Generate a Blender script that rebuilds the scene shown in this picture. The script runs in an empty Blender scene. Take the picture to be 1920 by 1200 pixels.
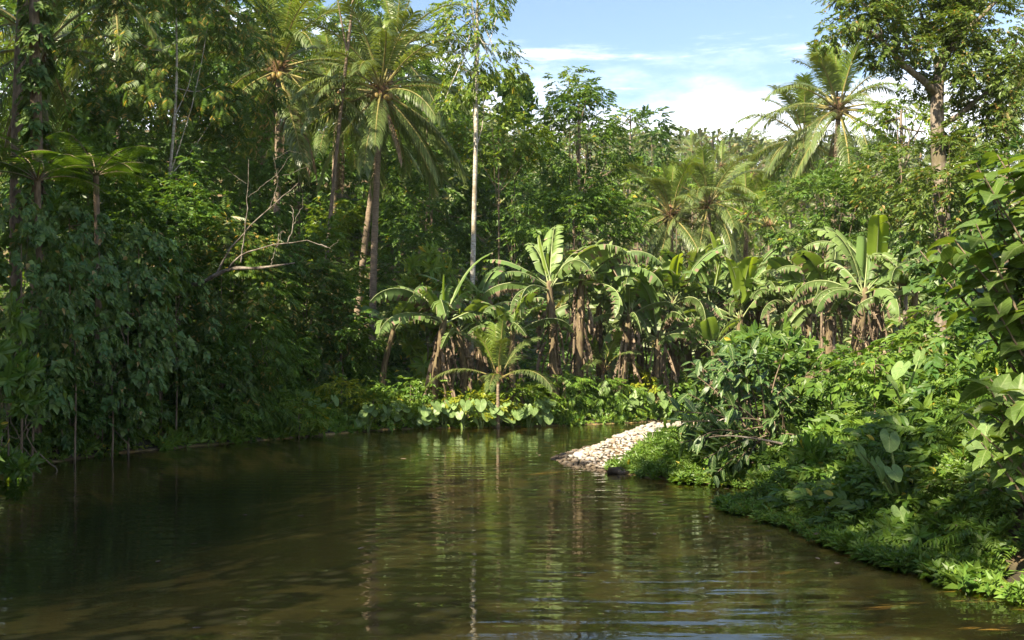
import bpy, math, random
import numpy as np
from mathutils import Vector

SC = bpy.context.scene
COL = SC.collection
R = math.radians
PI = math.pi

# ------------------------------------------------------------------ camera, sky, sun, exposure
F = 1920.0            # focal length in pixels of the 1920 wide photograph
CAM_H = 2.2
HORIZON = 672.0       # image row of the horizon
cam = bpy.data.cameras.new('camera')
cam.sensor_width = 36.0
cam.lens = 36.0 * F / 1920.0
cam.shift_y = (HORIZON - 600.0) / 1920.0
cam.clip_end = 3000.0
cam_o = bpy.data.objects.new('camera', cam)
COL.objects.link(cam_o)
cam_o.location = (0, 0, CAM_H)
cam_o.rotation_euler = (PI / 2, 0, 0)
SC.camera = cam_o

SUN_EL = R(40)
sun_h = np.array([-0.66, -0.75]); sun_h /= np.linalg.norm(sun_h)
SUN_DIR = Vector((sun_h[0] * math.cos(SUN_EL), sun_h[1] * math.cos(SUN_EL), math.sin(SUN_EL)))

world = bpy.data.worlds.new('World')
SC.world = world
world.use_nodes = True
def build_sky():
    nt = world.node_tree
    N, L = nt.nodes, nt.links
    bg = N['Background']
    sky = N.new('ShaderNodeTexSky')
    sky.sky_type = 'NISHITA'
    sky.sun_disc = False
    sky.sun_elevation = SUN_EL
    sky.sun_rotation = math.atan2(SUN_DIR.x, SUN_DIR.y)
    sky.air_density = 1.1
    sky.dust_density = 0.6
    sky.ozone_density = 1.6
    tc = N.new('ShaderNodeTexCoord')
    sep = N.new('ShaderNodeSeparateXYZ')
    L.new(tc.outputs['Generated'], sep.inputs[0])
    def noise(scale, detail, rough, stretch):
        mp = N.new('ShaderNodeMapping')
        mp.inputs['Scale'].default_value = stretch
        L.new(tc.outputs['Generated'], mp.inputs['Vector'])
        n = N.new('ShaderNodeTexNoise')
        n.inputs['Scale'].default_value = scale
        n.inputs['Detail'].default_value = detail
        n.inputs['Roughness'].default_value = rough
        L.new(mp.outputs[0], n.inputs['Vector'])
        return n.outputs['Fac']
    def m(op, a, b=None, clamp=False):
        x = N.new('ShaderNodeMath'); x.operation = op; x.use_clamp = clamp
        for i, v in enumerate((a, b)):
            if v is None: continue
            if isinstance(v, (int, float)): x.inputs[i].default_value = v
            else: L.new(v, x.inputs[i])
        return x.outputs[0]
    def ramp(v, lo, hi, to0=0.0, to1=1.0):
        x = N.new('ShaderNodeMapRange'); x.interpolation_type = 'SMOOTHSTEP'
        L.new(v, x.inputs['Value'])
        x.inputs['From Min'].default_value = lo; x.inputs['From Max'].default_value = hi
        x.inputs['To Min'].default_value = to0; x.inputs['To Max'].default_value = to1
        return x.outputs[0]
    z = sep.outputs['Z']
    # a bank of cloud low all round the horizon with a soft broken top
    n1 = noise(3.2, 8, 0.62, (1, 1, 3.2))
    edge = m('ADD', z, m('MULTIPLY', m('SUBTRACT', n1, 0.5), -0.26))
    bank = ramp(edge, 0.290, 0.205)
    # thin streaks above it
    n2 = noise(2.6, 9, 0.68, (1, 1, 9.0))
    wisp = m('MULTIPLY', ramp(n2, 0.50, 0.68), ramp(z, 0.55, 0.30))
    wisp = m('MULTIPLY', wisp, 0.75)
    fac = m('MAXIMUM', bank, wisp, True)
    mix = N.new('ShaderNodeMix'); mix.data_type = 'RGBA'
    L.new(fac, mix.inputs['Factor'])
    L.new(sky.outputs[0], mix.inputs['A'])
    mix.inputs['B'].default_value = (9.3, 9.6, 10.2, 1)
    L.new(mix.outputs['Result'], bg.inputs['Color'])
    bg.inputs['Strength'].default_value = 0.066
build_sky()

sun = bpy.data.lights.new('sun', 'SUN')
sun.energy = 5.0
sun.angle = R(0.53)
sun.color = (1.0, 0.88, 0.66)
sun_o = bpy.data.objects.new('sun', sun)
COL.objects.link(sun_o)
sun_o.rotation_euler = SUN_DIR.to_track_quat('Z', 'Y').to_euler()

SC.view_settings.view_transform = 'Standard'
SC.view_settings.look = 'None'
SC.view_settings.exposure = 1.85
SC.view_settings.gamma = 1.0
SC.render.engine = 'CYCLES'
cy = SC.cycles
cy.max_bounces = 5
cy.diffuse_bounces = 2
cy.glossy_bounces = 2
cy.transmission_bounces = 2
cy.transparent_max_bounces = 6
cy.sample_clamp_indirect = 4.0
cy.use_denoising = True
cy.caustics_reflective = False
cy.caustics_refractive = False

def W(u, v, Y):
    """Point at depth Y seen at column u, row v of the photograph (an estimate of where things stand)."""
    return np.array([(u - 960.0) / F * Y, Y, CAM_H + (HORIZON - v) / F * Y])
def PX(n, Y):
    return n * Y / F

# ------------------------------------------------------------------ mesh helpers
def make_mesh(name, V, T=None, Q=None, mats=(), mi_t=None, mi_q=None, smooth=False):
    V = np.asarray(V, dtype=np.float32).reshape(-1, 3)
    T = np.zeros((0, 3), np.int32) if T is None or len(T) == 0 else np.asarray(T, np.int32)
    Q = np.zeros((0, 4), np.int32) if Q is None or len(Q) == 0 else np.asarray(Q, np.int32)
    me = bpy.data.meshes.new(name)
    me.vertices.add(len(V)); me.vertices.foreach_set('co', V.ravel())
    nl = len(T) * 3 + len(Q) * 4
    me.loops.add(nl)
    me.loops.foreach_set('vertex_index', np.concatenate([T.ravel(), Q.ravel()]))
    n = len(T) + len(Q)
    me.polygons.add(n)
    start = np.concatenate([np.arange(len(T)) * 3, len(T) * 3 + np.arange(len(Q)) * 4]).astype(np.int32)
    me.polygons.foreach_set('loop_start', start)
    if mi_t is not None or mi_q is not None:
        a = np.zeros(len(T), np.int32) if mi_t is None else np.asarray(mi_t, np.int32)
        b = np.zeros(len(Q), np.int32) if mi_q is None else np.asarray(mi_q, np.int32)
        me.polygons.foreach_set('material_index', np.concatenate([a, b]))
    me.polygons.foreach_set('use_smooth', np.full(n, smooth))
    for m in mats: me.materials.append(m)
    me.update(calc_edges=True)
    return me

class Geo:
    """Collects tris and quads with material slots, then becomes one mesh."""
    def __init__(self):
        self.V = []; self.T = []; self.Q = []; self.mt = []; self.mq = []; self.n = 0
    def add(self, V, T=None, Q=None, mi=0):
        V = np.asarray(V, float).reshape(-1, 3)
        self.V.append(V)
        if T is not None and len(T):
            T = np.asarray(T, int) + self.n; self.T.append(T); self.mt.append(np.full(len(T), mi))
        if Q is not None and len(Q):
            Q = np.asarray(Q, int) + self.n; self.Q.append(Q); self.mq.append(np.full(len(Q), mi))
        self.n += len(V)
    def tube(self, P, rad, sides=6, mi=0, cap=True):
        P = np.asarray(P, float); n = len(P)
        rad = np.broadcast_to(np.asarray(rad, float), (n,))
        t = np.gradient(P, axis=0); t /= np.linalg.norm(t, axis=1, keepdims=True) + 1e-9
        ref = np.array([0, 0, 1.0]) if abs(t[:, 2]).mean() < 0.8 else np.array([1.0, 0, 0])
        a = np.cross(t, ref); a /= np.linalg.norm(a, axis=1, keepdims=True) + 1e-9
        b = np.cross(t, a)
        th = np.arange(sides) * 2 * PI / sides
        V = P[:, None] + rad[:, None, None] * (np.cos(th)[None, :, None] * a[:, None] + np.sin(th)[None, :, None] * b[:, None])
        i = np.arange(n - 1)[:, None] * sides; j = np.arange(sides)[None]; k = (j + 1) % sides
        Q = np.stack([i + j, i + k, i + sides + k, i + sides + j], -1).reshape(-1, 4)
        self.add(V.reshape(-1, 3), None, Q, mi)
        if cap:
            self.add(np.vstack([V[-1], P[-1:]]), [[q, (q + 1) % sides, sides] for q in range(sides)], None, mi)
    def mesh(self, name, mats, smooth=False):
        c = lambda x: np.concatenate(x) if x else None
        return make_mesh(name, np.concatenate(self.V), c(self.T), c(self.Q), mats, c(self.mt), c(self.mq), smooth)

def unit(v):
    v = np.asarray(v, float)
    return v / (np.linalg.norm(v, axis=-1, keepdims=True) + 1e-9)

def spline(P, n):
    """Catmull-Rom through the points."""
    P = np.asarray(P, float)
    E = np.vstack([2 * P[0] - P[1], P, 2 * P[-1] - P[-2]])
    t = np.linspace(0, len(P) - 1 - 1e-6, n); i = t.astype(int); f = (t - i)[:, None]
    a, b, c, d = E[i], E[i + 1], E[i + 2], E[i + 3]
    return 0.5 * (2 * b + (c - a) * f + (2 * a - 5 * b + 4 * c - d) * f ** 2 + (3 * b - a - 3 * c + d) * f ** 3)

def scatter(tv, tt, P, tip, nor, s):
    """Copies of a template (y = along, x = across, z = up) as one triangle soup."""
    B = unit(tip); C = unit(nor - (nor * B).sum(-1, keepdims=True) * B); A = np.cross(B, C)
    s = np.broadcast_to(np.asarray(s, float), (len(P),))[:, None, None]
    V = P[:, None] + s * (tv[None, :, 0:1] * A[:, None] + tv[None, :, 1:2] * B[:, None] + tv[None, :, 2:3] * C[:, None])
    T = tt[None] + (np.arange(len(P)) * len(tv))[:, None, None]
    return V.reshape(-1, 3), T.reshape(-1, 3)

# ------------------------------------------------------------------ materials
def nodes(name):
    m = bpy.data.materials.new(name); m.use_nodes = True
    return m, m.node_tree.nodes, m.node_tree.links
def leaf_mat(name, a, b, trans=0.35, rough=0.42, spec=0.35, var=0.35, tcol=None, odd=None, odd_at=0.96, veins=0.0):
    """Leaf: two-tone by leaf, brightness by plant and leaf, light passing through; a few odd (yellowed) leaves."""
    m, N, L = nodes(name)
    pr = N['Principled BSDF']; out = N['Material Output']
    geo = N.new('ShaderNodeNewGeometry'); oi = N.new('ShaderNodeObjectInfo')
    mix = N.new('ShaderNodeMix'); mix.data_type = 'RGBA'
    L.new(geo.outputs['Random Per Island'], mix.inputs['Factor'])
    mix.inputs['A'].default_value = (*a, 1); mix.inputs['B'].default_value = (*b, 1)
    col = mix.outputs['Result']
    wn = N.new('ShaderNodeTexWhiteNoise'); wn.noise_dimensions = '1D'
    L.new(geo.outputs['Random Per Island'], wn.inputs['W'])
    if odd:
        st = N.new('ShaderNodeMath'); st.operation = 'GREATER_THAN'; st.inputs[1].default_value = odd_at
        L.new(wn.outputs['Value'], st.inputs[0])
        m2 = N.new('ShaderNodeMix'); m2.data_type = 'RGBA'
        L.new(st.outputs[0], m2.inputs['Factor']); L.new(col, m2.inputs['A']); m2.inputs['B'].default_value = (*odd, 1)
        col = m2.outputs['Result']
    ad = N.new('ShaderNodeMath'); ad.operation = 'MULTIPLY_ADD'
    L.new(wn.outputs['Value'], ad.inputs[0]); ad.inputs[1].default_value = var; ad.inputs[2].default_value = 1 - var / 2
    a2 = N.new('ShaderNodeMath'); a2.operation = 'MULTIPLY_ADD'
    L.new(oi.outputs['Random'], a2.inputs[0]); a2.inputs[1].default_value = 0.2; L.new(ad.outputs[0], a2.inputs[2])
    hs = N.new('ShaderNodeHueSaturation')
    L.new(a2.outputs[0], hs.inputs['Value']); L.new(col, hs.inputs['Color'])
    leafcol = hs.outputs[0]
    if veins:
        # paler midrib and side veins, mottled blade; x runs across the leaf, y along it
        tc = N.new('ShaderNodeTexCoord'); sp = N.new('ShaderNodeSeparateXYZ'); L.new(tc.outputs['Object'], sp.inputs[0])
        def mt(op, a_, b_=None):
            k = N.new('ShaderNodeMath'); k.operation = op
            for i, v in enumerate((a_, b_)):
                if v is None: continue
                if isinstance(v, (int, float)): k.inputs[i].default_value = v
                else: L.new(v, k.inputs[i])
            return k.outputs[0]
        ax = mt('ABSOLUTE', sp.outputs['X'])
        mid = mt('LESS_THAN', ax, .022)
        ph = mt('FRACT', mt('MULTIPLY', mt('SUBTRACT', sp.outputs['Y'], mt('MULTIPLY', ax, .9)), 6.5))
        side = mt('MULTIPLY', mt('LESS_THAN', mt('ABSOLUTE', mt('SUBTRACT', ph, .5)), .07), .6)
        nz = N.new('ShaderNodeTexNoise'); nz.inputs['Scale'].default_value = 4.5; nz.inputs['Detail'].default_value = 5; L.new(tc.outputs['Object'], nz.inputs['Vector'])
        vm = N.new('ShaderNodeMix'); vm.data_type = 'RGBA'; L.new(mt('MULTIPLY', mt('MAXIMUM', mid, side), veins), vm.inputs['Factor']); L.new(leafcol, vm.inputs['A']); vm.inputs['B'].default_value = (.30, .36, .16, 1)
        h2 = N.new('ShaderNodeHueSaturation'); L.new(mt('ADD', mt('MULTIPLY', nz.outputs['Fac'], .9), .55), h2.inputs['Value']); L.new(vm.outputs['Result'], h2.inputs['Color'])
        brn = N.new('ShaderNodeMix'); brn.data_type = 'RGBA'; r3 = N.new('ShaderNodeMapRange'); r3.inputs['From Min'].default_value = .66; r3.inputs['From Max'].default_value = .74
        n4 = N.new('ShaderNodeTexNoise'); n4.inputs['Scale'].default_value = 3.1; n4.inputs['Detail'].default_value = 6; n4.noise_dimensions = '4D'; L.new(tc.outputs['Object'], n4.inputs['Vector']); L.new(mt('MULTIPLY', oi.outputs['Random'], 40.0), n4.inputs['W'])
        L.new(n4.outputs['Fac'], r3.inputs['Value']); L.new(r3.outputs[0], brn.inputs['Factor']); L.new(h2.outputs[0], brn.inputs['A']); brn.inputs['B'].default_value = (.16, .11, .04, 1)
        leafcol = brn.outputs['Result']
    L.new(leafcol, pr.inputs['Base Color'])
    pr.inputs['Roughness'].default_value = rough
    pr.inputs['Specular IOR Level'].default_value = spec
    tr = N.new('ShaderNodeBsdfTranslucent')
    tm = N.new('ShaderNodeMix'); tm.data_type = 'RGBA'; tm.blend_type = 'MULTIPLY'; tm.inputs['Factor'].default_value = 1
    L.new(leafcol, tm.inputs['A']); tm.inputs['B'].default_value = (*(tcol or (1.9, 1.75, 0.55)), 1)
    L.new(tm.outputs['Result'], tr.inputs['Color'])
    ms = N.new('ShaderNodeMixShader'); ms.inputs[0].default_value = trans
    L.new(pr.outputs[0], ms.inputs[1]); L.new(tr.outputs[0], ms.inputs[2]); L.new(ms.outputs[0], out.inputs['Surface'])
    return m
def noise_mat(name, a, b, scale=4.0, rough=0.85, bump=0.3, stretch=(1, 1, 1), detail=6, lo=0.35, hi=0.65, spec=0.3, c=None, cscale=1.0):
    m, N, L = nodes(name)
    pr = N['Principled BSDF']
    tc = N.new('ShaderNodeTexCoord'); mp = N.new('ShaderNodeMapping'); mp.inputs['Scale'].default_value = stretch
    L.new(tc.outputs['Object'], mp.inputs[0])
    n = N.new('ShaderNodeTexNoise'); n.inputs['Scale'].default_value = scale; n.inputs['Detail'].default_value = detail
    L.new(mp.outputs[0], n.inputs['Vector'])
    r = N.new('ShaderNodeMapRange'); r.inputs['From Min'].default_value = lo; r.inputs['From Max'].default_value = hi
    L.new(n.outputs['Fac'], r.inputs['Value'])
    mix = N.new('ShaderNodeMix'); mix.data_type = 'RGBA'
    L.new(r.outputs[0], mix.inputs['Factor']); mix.inputs['A'].default_value = (*a, 1); mix.inputs['B'].default_value = (*b, 1)
    col = mix.outputs['Result']
    if c:
        n2 = N.new('ShaderNodeTexNoise'); n2.inputs['Scale'].default_value = cscale; n2.inputs['Detail'].default_value = 5
        L.new(tc.outputs['Object'], n2.inputs['Vector'])
        r2 = N.new('ShaderNodeMapRange'); r2.inputs['From Min'].default_value = 0.5; r2.inputs['From Max'].default_value = 0.62
        L.new(n2.outputs['Fac'], r2.inputs['Value'])
        m2 = N.new('ShaderNodeMix'); m2.data_type = 'RGBA'
        L.new(r2.outputs[0], m2.inputs['Factor']); L.new(col, m2.inputs['A']); m2.inputs['B'].default_value = (*c, 1)
        col = m2.outputs['Result']
    L.new(col, pr.inputs['Base Color'])
    pr.inputs['Roughness'].default_value = rough; pr.inputs['Specular IOR Level'].default_value = spec
    if bump:
        bp = N.new('ShaderNodeBump'); bp.inputs['Strength'].default_value = bump; bp.inputs['Distance'].default_value = 0.05
        L.new(n.outputs['Fac'], bp.inputs['Height']); L.new(bp.outputs[0], pr.inputs['Normal'])
    return m

YEL = (0.30, 0.24, 0.03)
M = dict(
    dark=leaf_mat('dark_leaf', (0.040, 0.094, 0.020), (0.084, 0.142, 0.026), var=.5, odd=YEL, odd_at=0.996),
    mid=leaf_mat('mid_leaf', (0.052, 0.114, 0.018), (0.104, 0.164, 0.027), var=.5, odd=YEL, odd_at=0.994),
    bright=leaf_mat('bright_leaf', (0.090, 0.165, 0.020), (0.155, 0.205, 0.028), odd=YEL, odd_at=0.97),
    olive=leaf_mat('olive_leaf', (0.066, 0.118, 0.022), (0.118, 0.158, 0.034), odd=(0.22, 0.15, 0.05), odd_at=0.95),
    rust=leaf_mat('rust_tipped_leaf', (0.048, 0.098, 0.020), (0.090, 0.130, 0.024), odd=(0.24, 0.18, 0.05), odd_at=0.88),
    vine=leaf_mat('vine_leaf', (0.050, 0.112, 0.030), (0.115, 0.168, 0.040), spec=0.4, rough=0.42, trans=0.3, var=.6, odd=(0.2, 0.15, 0.06), odd_at=0.975),
    cover=leaf_mat('ground_cover_leaf', (0.074, 0.150, 0.022), (0.130, 0.200, 0.030), trans=0.3, var=.5, odd=YEL, odd_at=0.997),
    limegreen=leaf_mat('lime_leaf', (0.17, 0.22, 0.02), (0.26, 0.27, 0.03), trans=0.4),
    glossy=leaf_mat('glossy_leaf', (0.036, 0.082, 0.022), (0.070, 0.120, 0.028), spec=0.5, rough=0.34, trans=0.2),
    fore=leaf_mat('foreground_leaf', (0.066, 0.132, 0.022), (0.115, 0.168, 0.030), spec=0.35, rough=0.45, trans=0.38, odd=(0.16, 0.14, 0.035), odd_at=0.94),
    glossy_big=leaf_mat('big_glossy_leaf', (0.026, 0.066, 0.018), (0.050, 0.096, 0.022), spec=0.35, rough=0.42, trans=0.2, veins=.5),
    fore_big=leaf_mat('big_soft_leaf', (0.062, 0.128, 0.022), (0.110, 0.165, 0.030), spec=0.35, rough=0.45, trans=0.38, veins=.35),
    taro=leaf_mat('taro_leaf', (0.125, 0.215, 0.070), (0.18, 0.26, 0.085), spec=0.35, rough=0.45, trans=0.3, veins=.5),
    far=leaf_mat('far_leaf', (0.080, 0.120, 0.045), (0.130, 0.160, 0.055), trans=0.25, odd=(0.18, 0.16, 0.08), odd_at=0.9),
    frond=leaf_mat('frond_leaflet', (0.076, 0.120, 0.034), (0.132, 0.165, 0.052), spec=0.5, rough=0.38, trans=0.28),
    frondnew=leaf_mat('young_frond_leaflet', (0.100, 0.160, 0.022), (0.15, 0.20, 0.028), spec=0.45, rough=0.38, trans=0.35),
    fern=leaf_mat('fern_leaflet', (0.050, 0.105, 0.016), (0.080, 0.135, 0.020), trans=0.42),
    banana=leaf_mat('banana_leaf', (0.098, 0.165, 0.046), (0.145, 0.205, 0.066), spec=0.35, rough=0.45, trans=0.3, var=0.4),
    banananew=leaf_mat('young_banana_leaf', (0.150, 0.225, 0.030), (0.20, 0.27, 0.035), spec=0.4, rough=0.42, trans=0.45, var=0.2),
    grass=leaf_mat('grass_blade', (0.11, 0.15, 0.025), (0.18, 0.20, 0.035), trans=0.3),
    dry=leaf_mat('dry_leaf', (0.13, 0.095, 0.066), (0.25, 0.19, 0.135), spec=0.1, rough=0.85, trans=0.15, var=0.8, tcol=(1.3, 1.0, 0.7)),
    rachis=noise_mat('frond_rib', (0.15, 0.14, 0.045), (0.24, 0.20, 0.07), 6, 0.5, 0),
    midrib=noise_mat('banana_midrib', (0.20, 0.25, 0.10), (0.27, 0.30, 0.14), 5, 0.5, 0),
    stalk=noise_mat('leaf_stalk', (0.10, 0.16, 0.04), (0.17, 0.21, 0.07), 5, 0.5, 0),
    palmbark=noise_mat('palm_bark', (0.12, 0.088, 0.058), (0.24, 0.185, 0.13), 3.0, 0.9, 0.8, (2, 2, 9), lo=0.3, hi=0.7),
    whitebark=noise_mat('pale_bark', (0.24, 0.205, 0.16), (0.48, 0.45, 0.40), 3.5, 0.9, 0.4, (2, 2, 5), c=(0.20, 0.17, 0.12), cscale=1.4),
    bark=noise_mat('brown_bark', (0.10, 0.075, 0.05), (0.22, 0.165, 0.115), 5.0, 0.9, 0.7, (3, 3, 1)),
    greybark=noise_mat('grey_bark', (0.10, 0.078, 0.055), (0.24, 0.20, 0.16), 4.0, 0.9, 0.7, (3, 3, 1), c=(0.12, 0.10, 0.06), cscale=1.2),
    deadwood=noise_mat('dead_wood', (0.07, 0.055, 0.04), (0.23, 0.20, 0.165), 9.0, 0.9, 0.5, (1, 1, 1)),
    bananastem=noise_mat('banana_stem', (0.075, 0.05, 0.03), (0.17, 0.135, 0.07), 5.0, 0.8, 0.4, (3, 3, 0.8)),
    fibre=noise_mat('palm_fibre', (0.09, 0.05, 0.025), (0.19, 0.115, 0.055), 9, 0.9, 0.6),
    nut=noise_mat('coconut_husk', (0.16, 0.14, 0.03), (0.26, 0.17, 0.06), 5, 0.5, 0.1),
    root=noise_mat('hanging_root', (0.13, 0.095, 0.06), (0.24, 0.19, 0.13), 8, 0.9, 0),
    flower=noise_mat('yellow_petal', (0.75, 0.50, 0.02), (0.80, 0.55, 0.03), 5, 0.6, 0),
)

# ------------------------------------------------------------------ objects, things, parts
def link(o):
    COL.objects.link(o); return o
def tag(o, label=None, cat=None, group=None, kind=None):
    if label: o['label'] = label
    if cat: o['category'] = cat
    if group: o['group'] = group
    if kind: o['kind'] = kind
    return o
def thing(name, label, cat, loc=(0, 0, 0), group=None):
    o = link(bpy.data.objects.new(name, None)); o.location = loc
    o.empty_display_size = 0.2
    return tag(o, label, cat, group)
def part(name, me, parent, loc=(0, 0, 0), rot=(0, 0, 0), scale=1.0, kind=None):
    o = link(bpy.data.objects.new(name, me)); o.parent = parent
    o.location = loc; o.rotation_euler = rot
    o.scale = (scale,) * 3 if isinstance(scale, (int, float)) else scale
    if kind: o['kind'] = kind
    return o
def solo(name, me, label, cat=None, group=None, kind=None):
    return tag(link(bpy.data.objects.new(name, me)), label, cat, group, kind)
def structure(name, me, label=None):
    return tag(link(bpy.data.objects.new(name, me)), label, kind='structure')

# ------------------------------------------------------------------ the ground, the river
CHANNEL = np.array([
    (-8.5, -40), (-8.3, 0), (-9.3, 12), (-10.15, 20.3), (-9.2, 23.7), (-6.6, 27.6), (-4.0, 31.6), (-1.5, 32.6), (0.9, 33.2), (3.2, 34.4),
    (5.2, 35.8), (11, 39.0), (20, 42), (40, 44), (40, 39.5), (20, 37.5), (13, 35.5), (8, 32.0), (4.9, 29.2), (2.4, 26.2), (1.4, 23.6), (1.15, 22.4),
    (1.4, 21.1), (1.95, 19.9), (2.5, 18.7), (3.4, 18.0), (4.4, 17.4), (4.7, 16.3), (4.35, 15.6), (3.3, 15.1), (3.45, 14.4), (3.75, 13.5), (3.9, 11.8),
    (4.3, 10.35), (4.75, 9.5), (5.1, 7), (5.0, 0), (5.2, -40)])
def seg_dist(P, A, B):
    d = B - A; t = np.clip(((P - A) @ d) / (d @ d), 0, 1)
    return np.linalg.norm(P - A - t[:, None] * d, axis=1)
def channel_sd(P):
    """Distance to the waterline, positive on land."""
    P = np.asarray(P, float).reshape(-1, 2)
    n = len(CHANNEL); d = np.full(len(P), 1e9); ins = np.zeros(len(P), bool)
    for i in range(n):
        a, b = CHANNEL[i], CHANNEL[(i + 1) % n]
        d = np.minimum(d, seg_dist(P, a, b))
        c = (a[1] > P[:, 1]) != (b[1] > P[:, 1])
        with np.errstate(divide='ignore', invalid='ignore'):
            xi = (b[0] - a[0]) * (P[:, 1] - a[1]) / (b[1] - a[1]) + a[0]
        ins ^= c & (P[:, 0] < xi)
    return np.where(ins, -d, d)
def sstep(x, a, b):
    t = np.clip((x - a) / (b - a), 0, 1); return t * t * (3 - 2 * t)
def vnoise(x, y, s, seed=0):
    """Smooth sum of sines used as cheap terrain noise."""
    r = np.random.RandomState(seed); o = 0
    for k in range(6):
        a = r.rand() * 2 * PI; f = s * (0.6 + 1.2 * r.rand()); p = r.rand() * 7
        o = o + np.sin((x * np.cos(a) + y * np.sin(a)) * f + p)
    return o / 6
def ground_z(x, y):
    x = np.atleast_1d(np.asarray(x, float)); y = np.atleast_1d(np.asarray(y, float))
    sd = channel_sd(np.stack([x, y], 1))
    land = np.clip(sd, 0, None)
    # three banks: the shaded wall on one side, the shelf with bananas, the mound with creepers
    mound = 0.45 * sstep(land, 0.0, .9) + 1.45 * sstep(land, 0.3, 2.9) + 0.10 * np.clip(land - 2.0, 0, 8)
    shelf = 0.85 * sstep(land, -0.1, 1.9) + 0.02 * land
    cliff = 0.35 * sstep(land, -0.1, 0.8) + 1.5 * sstep(land, 0.9, 3.5) + 0.22 * np.clip(land - 3, 0, 40)
    wm = sstep(x, 1.5, 4.0) * sstep(y, 21.0, 17.5)
    wc = sstep(x, -2.5, -6.0) * sstep(y - x * 0.4, 33, 28)
    # the cobble spit is a low back
    spit = 0.50 * sstep(land, 0.0, 1.5) + 0.05 * np.clip(land - 1.5, 0, 5) + .04 * vnoise(x, y, 1.6, 14)
    ws = sstep(x, 0.5, 1.0) * sstep(y, 17.0, 19.5) * sstep(y - 0.6 * x, 27.0, 25.5)
    z = shelf * (1 - wm) * (1 - wc) + mound * wm + cliff * wc * (1 - wm)
    z = z * (1 - ws) + spit * ws
    # hillside behind and the valley with its far ridge
    hl = sstep(x - 0.02 * (y - 40), 7.0, -7.0)
    z = z + hl * 0.42 * np.clip(y - 41, 0, 48) * sstep(land, 2, 8)
    far = sstep(y, 110, 255)
    z = z + (1 - hl) * 3.0 * sstep(y, 60, 110) + far * (1 - 0.5 * hl) * (42.5 + 3 * vnoise(x, y, 0.02, 3) - 0.05 * (x - 25))
    rough = .16 * vnoise(x, y, 1.1, 6) * wm + 0.05 * vnoise(x, y, 2.2, 1) + 0.03 * vnoise(x, y, 5.5, 2)
    z = z + rough * sstep(land, 0.05, 1.0)
    # river bed: shallow and stony by the spit, deep under the shaded bank
    deep = -0.25 - 0.75 * sstep(x, -0.5, -7.5) * sstep(y, 7, 15) - 0.12 * vnoise(x, y, 0.9, 5)
    bed = deep * sstep(-sd, 0.0, 2.4) - 0.03
    return np.where(sd > 0, z + 0.015, bed)
def gz(x, y): return float(ground_z(x, y)[0])
def ground_at(u, v, y0=8.0, y1=45.0):
    """Where the line of sight through the picture point meets the ground."""
    Y = np.arange(y0, y1, .05); P = np.array([W(u, v, q) for q in Y]); hit = np.where(P[:, 2] <= ground_z(P[:, 0], P[:, 1]))[0]
    p = P[hit[0]] if len(hit) else P[-1]; p[2] = gz(p[0], p[1]) - .03
    return p

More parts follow.
